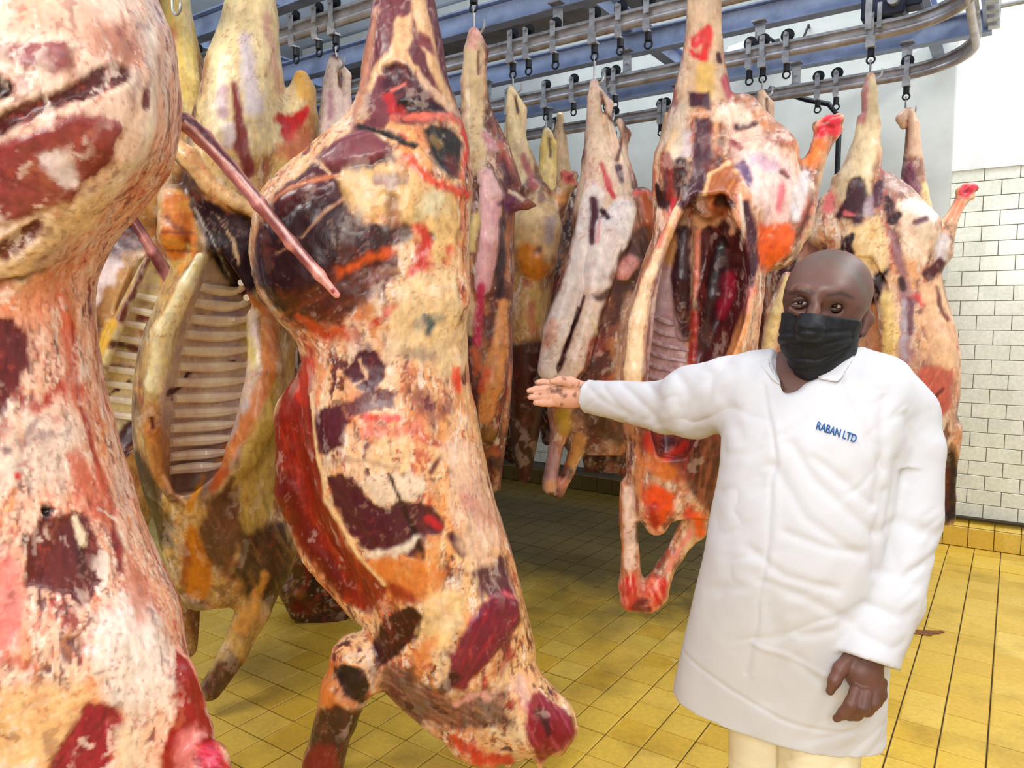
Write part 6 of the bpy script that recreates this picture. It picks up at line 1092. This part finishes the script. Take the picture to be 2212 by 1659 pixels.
# collar: flat leaves of cloth lying on the shoulders
def collar():
    f = Field([coat[0]], d); c = None
    for poly in ([(1858, 730), (1884, 752), (1848, 792), (1818, 826), (1790, 820), (1778, 802), (1818, 772), (1846, 744)], [(1702, 738), (1716, 758), (1708, 792), (1716, 832), (1704, 822), (1692, 790), (1684, 756)]):
        def fn(p):
            U = np.stack([p[:, 0]/1.53*F+CX, p[:, 1]/1.53*F+CY], 1); s2 = sdist('G', poly, U)/F*1.53
            return np.maximum(np.maximum(f(p)-.007, -.006-f(p)), np.maximum(s2, p[:, 2]-d-.06))
        a = np.array(poly, float); lo = np.array([(a[:, 0].min()-CX)/F*1.53-.02, (a[:, 1].min()-CY)/F*1.53-.02, d-.26]); hi = np.array([(a[:, 0].max()-CX)/F*1.53+.02, (a[:, 1].max()-CY)/F*1.53+.02, d+.1])
        V, q = nets(fn, lo, hi, .0035); c = np.tile(lin((202, 202, 208)), (len(V), 1)); mesh_np('collar', cam2world(V), q, M_coat, man, True, c, man.location)
collar()
# trousers and boots
def trousers():
    f = Field([K([(1655, 1480, .15, 78), (1650, 1700, .15, 74), (1650, 2180, .15, 60)], .02), K([(1775, 1500, .02, 88), (1765, 1750, .02, 84), (1760, 2310, .02, 68)], .02), K([(1716, 1440, .09, 90)], .03)], d)
    fn = lambda p: np.maximum(f(p), (.12-(CAM[2]+p[:, 0]*RT[2]-p[:, 1]*UP[2]+p[:, 2]*FW[2])))
    return cloth('trousers', fn, f.lo, f.hi, .0065, M_trs, (232, 222, 190), 1.6, [([(1690, 1590), (1700, 1700)], 12, -.008), ([(1590, 1600), (1610, 1700)], 9, -.004), ([(1800, 1620), (1790, 1720)], 10, -.004)])
trousers()
M_boot = simple('white_rubber', (226, 224, 214), .35, noise=.2, scale=12)
for bx, bz in ((1650, .15), (1760, .02)):
    p = Vector(cam2world(W3(bx, 1700, d+bz)[None])[0]); fd = Vector((-.78, -.62, 0)); sd = Vector((-.62, .78, 0))
    b = MB(); b.tube([(p.x, p.y, .17), (p.x, p.y, .09), tuple(p+fd*.02+Vector((0, 0, .055-p.z))), tuple(p+fd*.12+Vector((0, 0, .045-p.z))), tuple(p+fd*.19+Vector((0, 0, .035-p.z)))], [.055, .052, .05, .045, .03], 14)
    b.build('boot', M_boot, man, smooth=True)
# words on the breast pocket
def words():
    cu = bpy.data.curves.new('pocket_lettering', 'FONT'); cu.body = 'RABAN LTD'; cu.size = .0255; cu.extrude = .0006; cu.align_x = 'LEFT'; cu.offset = .0004
    o = bpy.data.objects.new('pocket_lettering', cu); COL.objects.link(o)
    dg = bpy.context.evaluated_depsgraph_get(); me = bpy.data.meshes.new_from_object(o.evaluated_get(dg)); bpy.data.objects.remove(o)
    xs = [v.co.x for v in me.vertices]; x1 = max(xs)
    cf = Field(coat, d)
    for v in me.vertices:
        u = v.co.x/x1; s = v.co.y/.0255
        px = 1760+86*u+s*6; py = 926+30*u-s*24
        lo_, hi_ = d-.35, d+.1                                       # lay the letters on the cloth
        zz = np.linspace(lo_, hi_, 120); pts = np.stack([(px-CX)/F*zz, (py-CY)/F*zz, zz], 1); fv = cf(pts); k = int(np.argmax(fv < .001))
        w_ = cam2world(pts[k:k+1]-np.array([[0, 0, .004+v.co.z]]))[0]; v.co = Vector(w_)-man.location
    me.materials.clear(); me.materials.append(simple('blue_print', (30, 88, 150), .6)); o = bpy.data.objects.new('pocket_lettering', me); COL.objects.link(o); o.parent = man
words()
# ------------------------------------------------------------------ spare trolleys standing on the rails
for i, xs in ((2, (430, 470, 690, 640)), (3, (880, 1142, 1200, 1340, 1400)), (4, (1240, 1330, 1620, 1700)), (5, (1200, 1330, 1430, 1770, 1810))):
    for n, x in enumerate(sorted(xs)):
        p = at_y(x, 120, RY[i]); trolley(p[0], RY[i], 'rail_trolley', 0, 'empty roller trolley, %s from the left on the %s' % (('first', 'second', 'third', 'fourth', 'fifth', 'sixth')[n], {2: 'upper left rail', 3: 'rail crossing the picture middle', 4: 'rail above the man', 5: 'rail along the white wall'}[i]))
# dark pipe on the far wall with a bent top
pp = at_y(1808, 390, RW-.45); q1 = at_y(1790, 225, RW-.45); q2 = at_y(1740, 215, RW-.45)
b = MB(); b.tube([tuple(q2+np.array([-.25, 0, .12])), tuple(q2), tuple(q1), (pp[0], pp[1], q1[2]-.10), (pp[0], pp[1], 0.01)], .018, 10)
tag(b.build('drain_pipe', M_dark, origin=tuple(pp), smooth=True), 'dark bent pipe hanging from the rails against the grey wall', 'pipe')
# fittings by the far wall and above the rail bend
a1, a2 = at_y(1572, 118, 5.7), at_y(1642, 92, 5.7); b = MB(); v1, v2 = Vector(a1), Vector(a2); dv = (v2-v1)
lf = empty('lamp_fitting', tuple((v1+v2)/2), 'pale cylindrical fitting beside the tall shank, behind the rails', 'lamp')
b.tube([v1, v1+dv*.08, v1+dv*.9, v2], [.03, .05, .05, .04], 16); b.build('housing', M_plaster, lf, smooth=True)
b = MB(); b.tube([v2, v2+dv*.25], [.03, .03], 12); b.tube([v2+dv*.3, v2+dv*.3+Vector((0, .15, .02))], .012, 8); b.tube([v2+dv*.4+Vector((0, 0, -.03)), v2+dv*.4+Vector((0, .15, .03))], .012, 8); b.build('cable_gland', M_dark, lf, smooth=True)
c1 = Vector(at_y(1728, 96, 5.75)); b = MB(); b.tube([c1, c1+Vector((.03, 0, .06)), c1+Vector((.05, .02, .13)), c1+Vector((.03, .16, .14))], .009, 8)
tag(b.build('cable_hook', M_dark, origin=tuple(c1), smooth=True), 'short dark hook on the pale wall above the rail over the man', 'hook')
c2 = Vector(P(1912, 18, 3.75)); dbx = empty('drive_unit', tuple(c2), 'dark blue drive box above the rail where it starts to bend', 'machine')
b = MB(); b.box(c2, (.20, .16, .13), bev=.01); b.box(c2+Vector((.13, 0, .02)), (.08, .10, .10), bev=.008); b.build('housing', simple('navy_paint', (44, 52, 78), .45, noise=.4, scale=12), dbx)
b = MB(); b.box(c2+Vector((-.06, -.09, -.03)), (.03, .02, .18)); b.box(c2+Vector((-.01, -.09, -.06)), (.02, .02, .12)); b.cyl(c2+Vector((.05, -.09, .0)), (0, 1, 0), .028, .05, 14); b.build('bracket', M_steel, dbx)
# smear on the floor tiles behind the man
p = at_z(2005, 1366, .003); b = MB()
bm = b.bm; n = 26; rr = random.Random(5)
dirx = np.array([RT[0], RT[1], 0]); diry = np.array([-RT[1], RT[0], 0])
vs = [bm.verts.new(p+dirx*(.085*math.cos(2*math.pi*k/n)*(.6+.6*rr.random()))+diry*(.035*math.sin(2*math.pi*k/n)*(.5+.7*rr.random()))) for k in range(n)]
vt = [bm.verts.new(v.co+Vector((0, 0, .0012))) for v in vs]
bm.faces.new(vt)
for k in range(n): bm.faces.new((vs[k], vs[(k+1) % n], vt[(k+1) % n], vt[k]))
tag(b.build('blood_smear', simple('dried_blood', (140, 82, 40), .5, noise=.4, scale=40), origin=tuple(p)), 'small brown smear on the yellow floor tiles beside the white sleeve', 'stain')
print('sculpted triangles', NTRI[0])
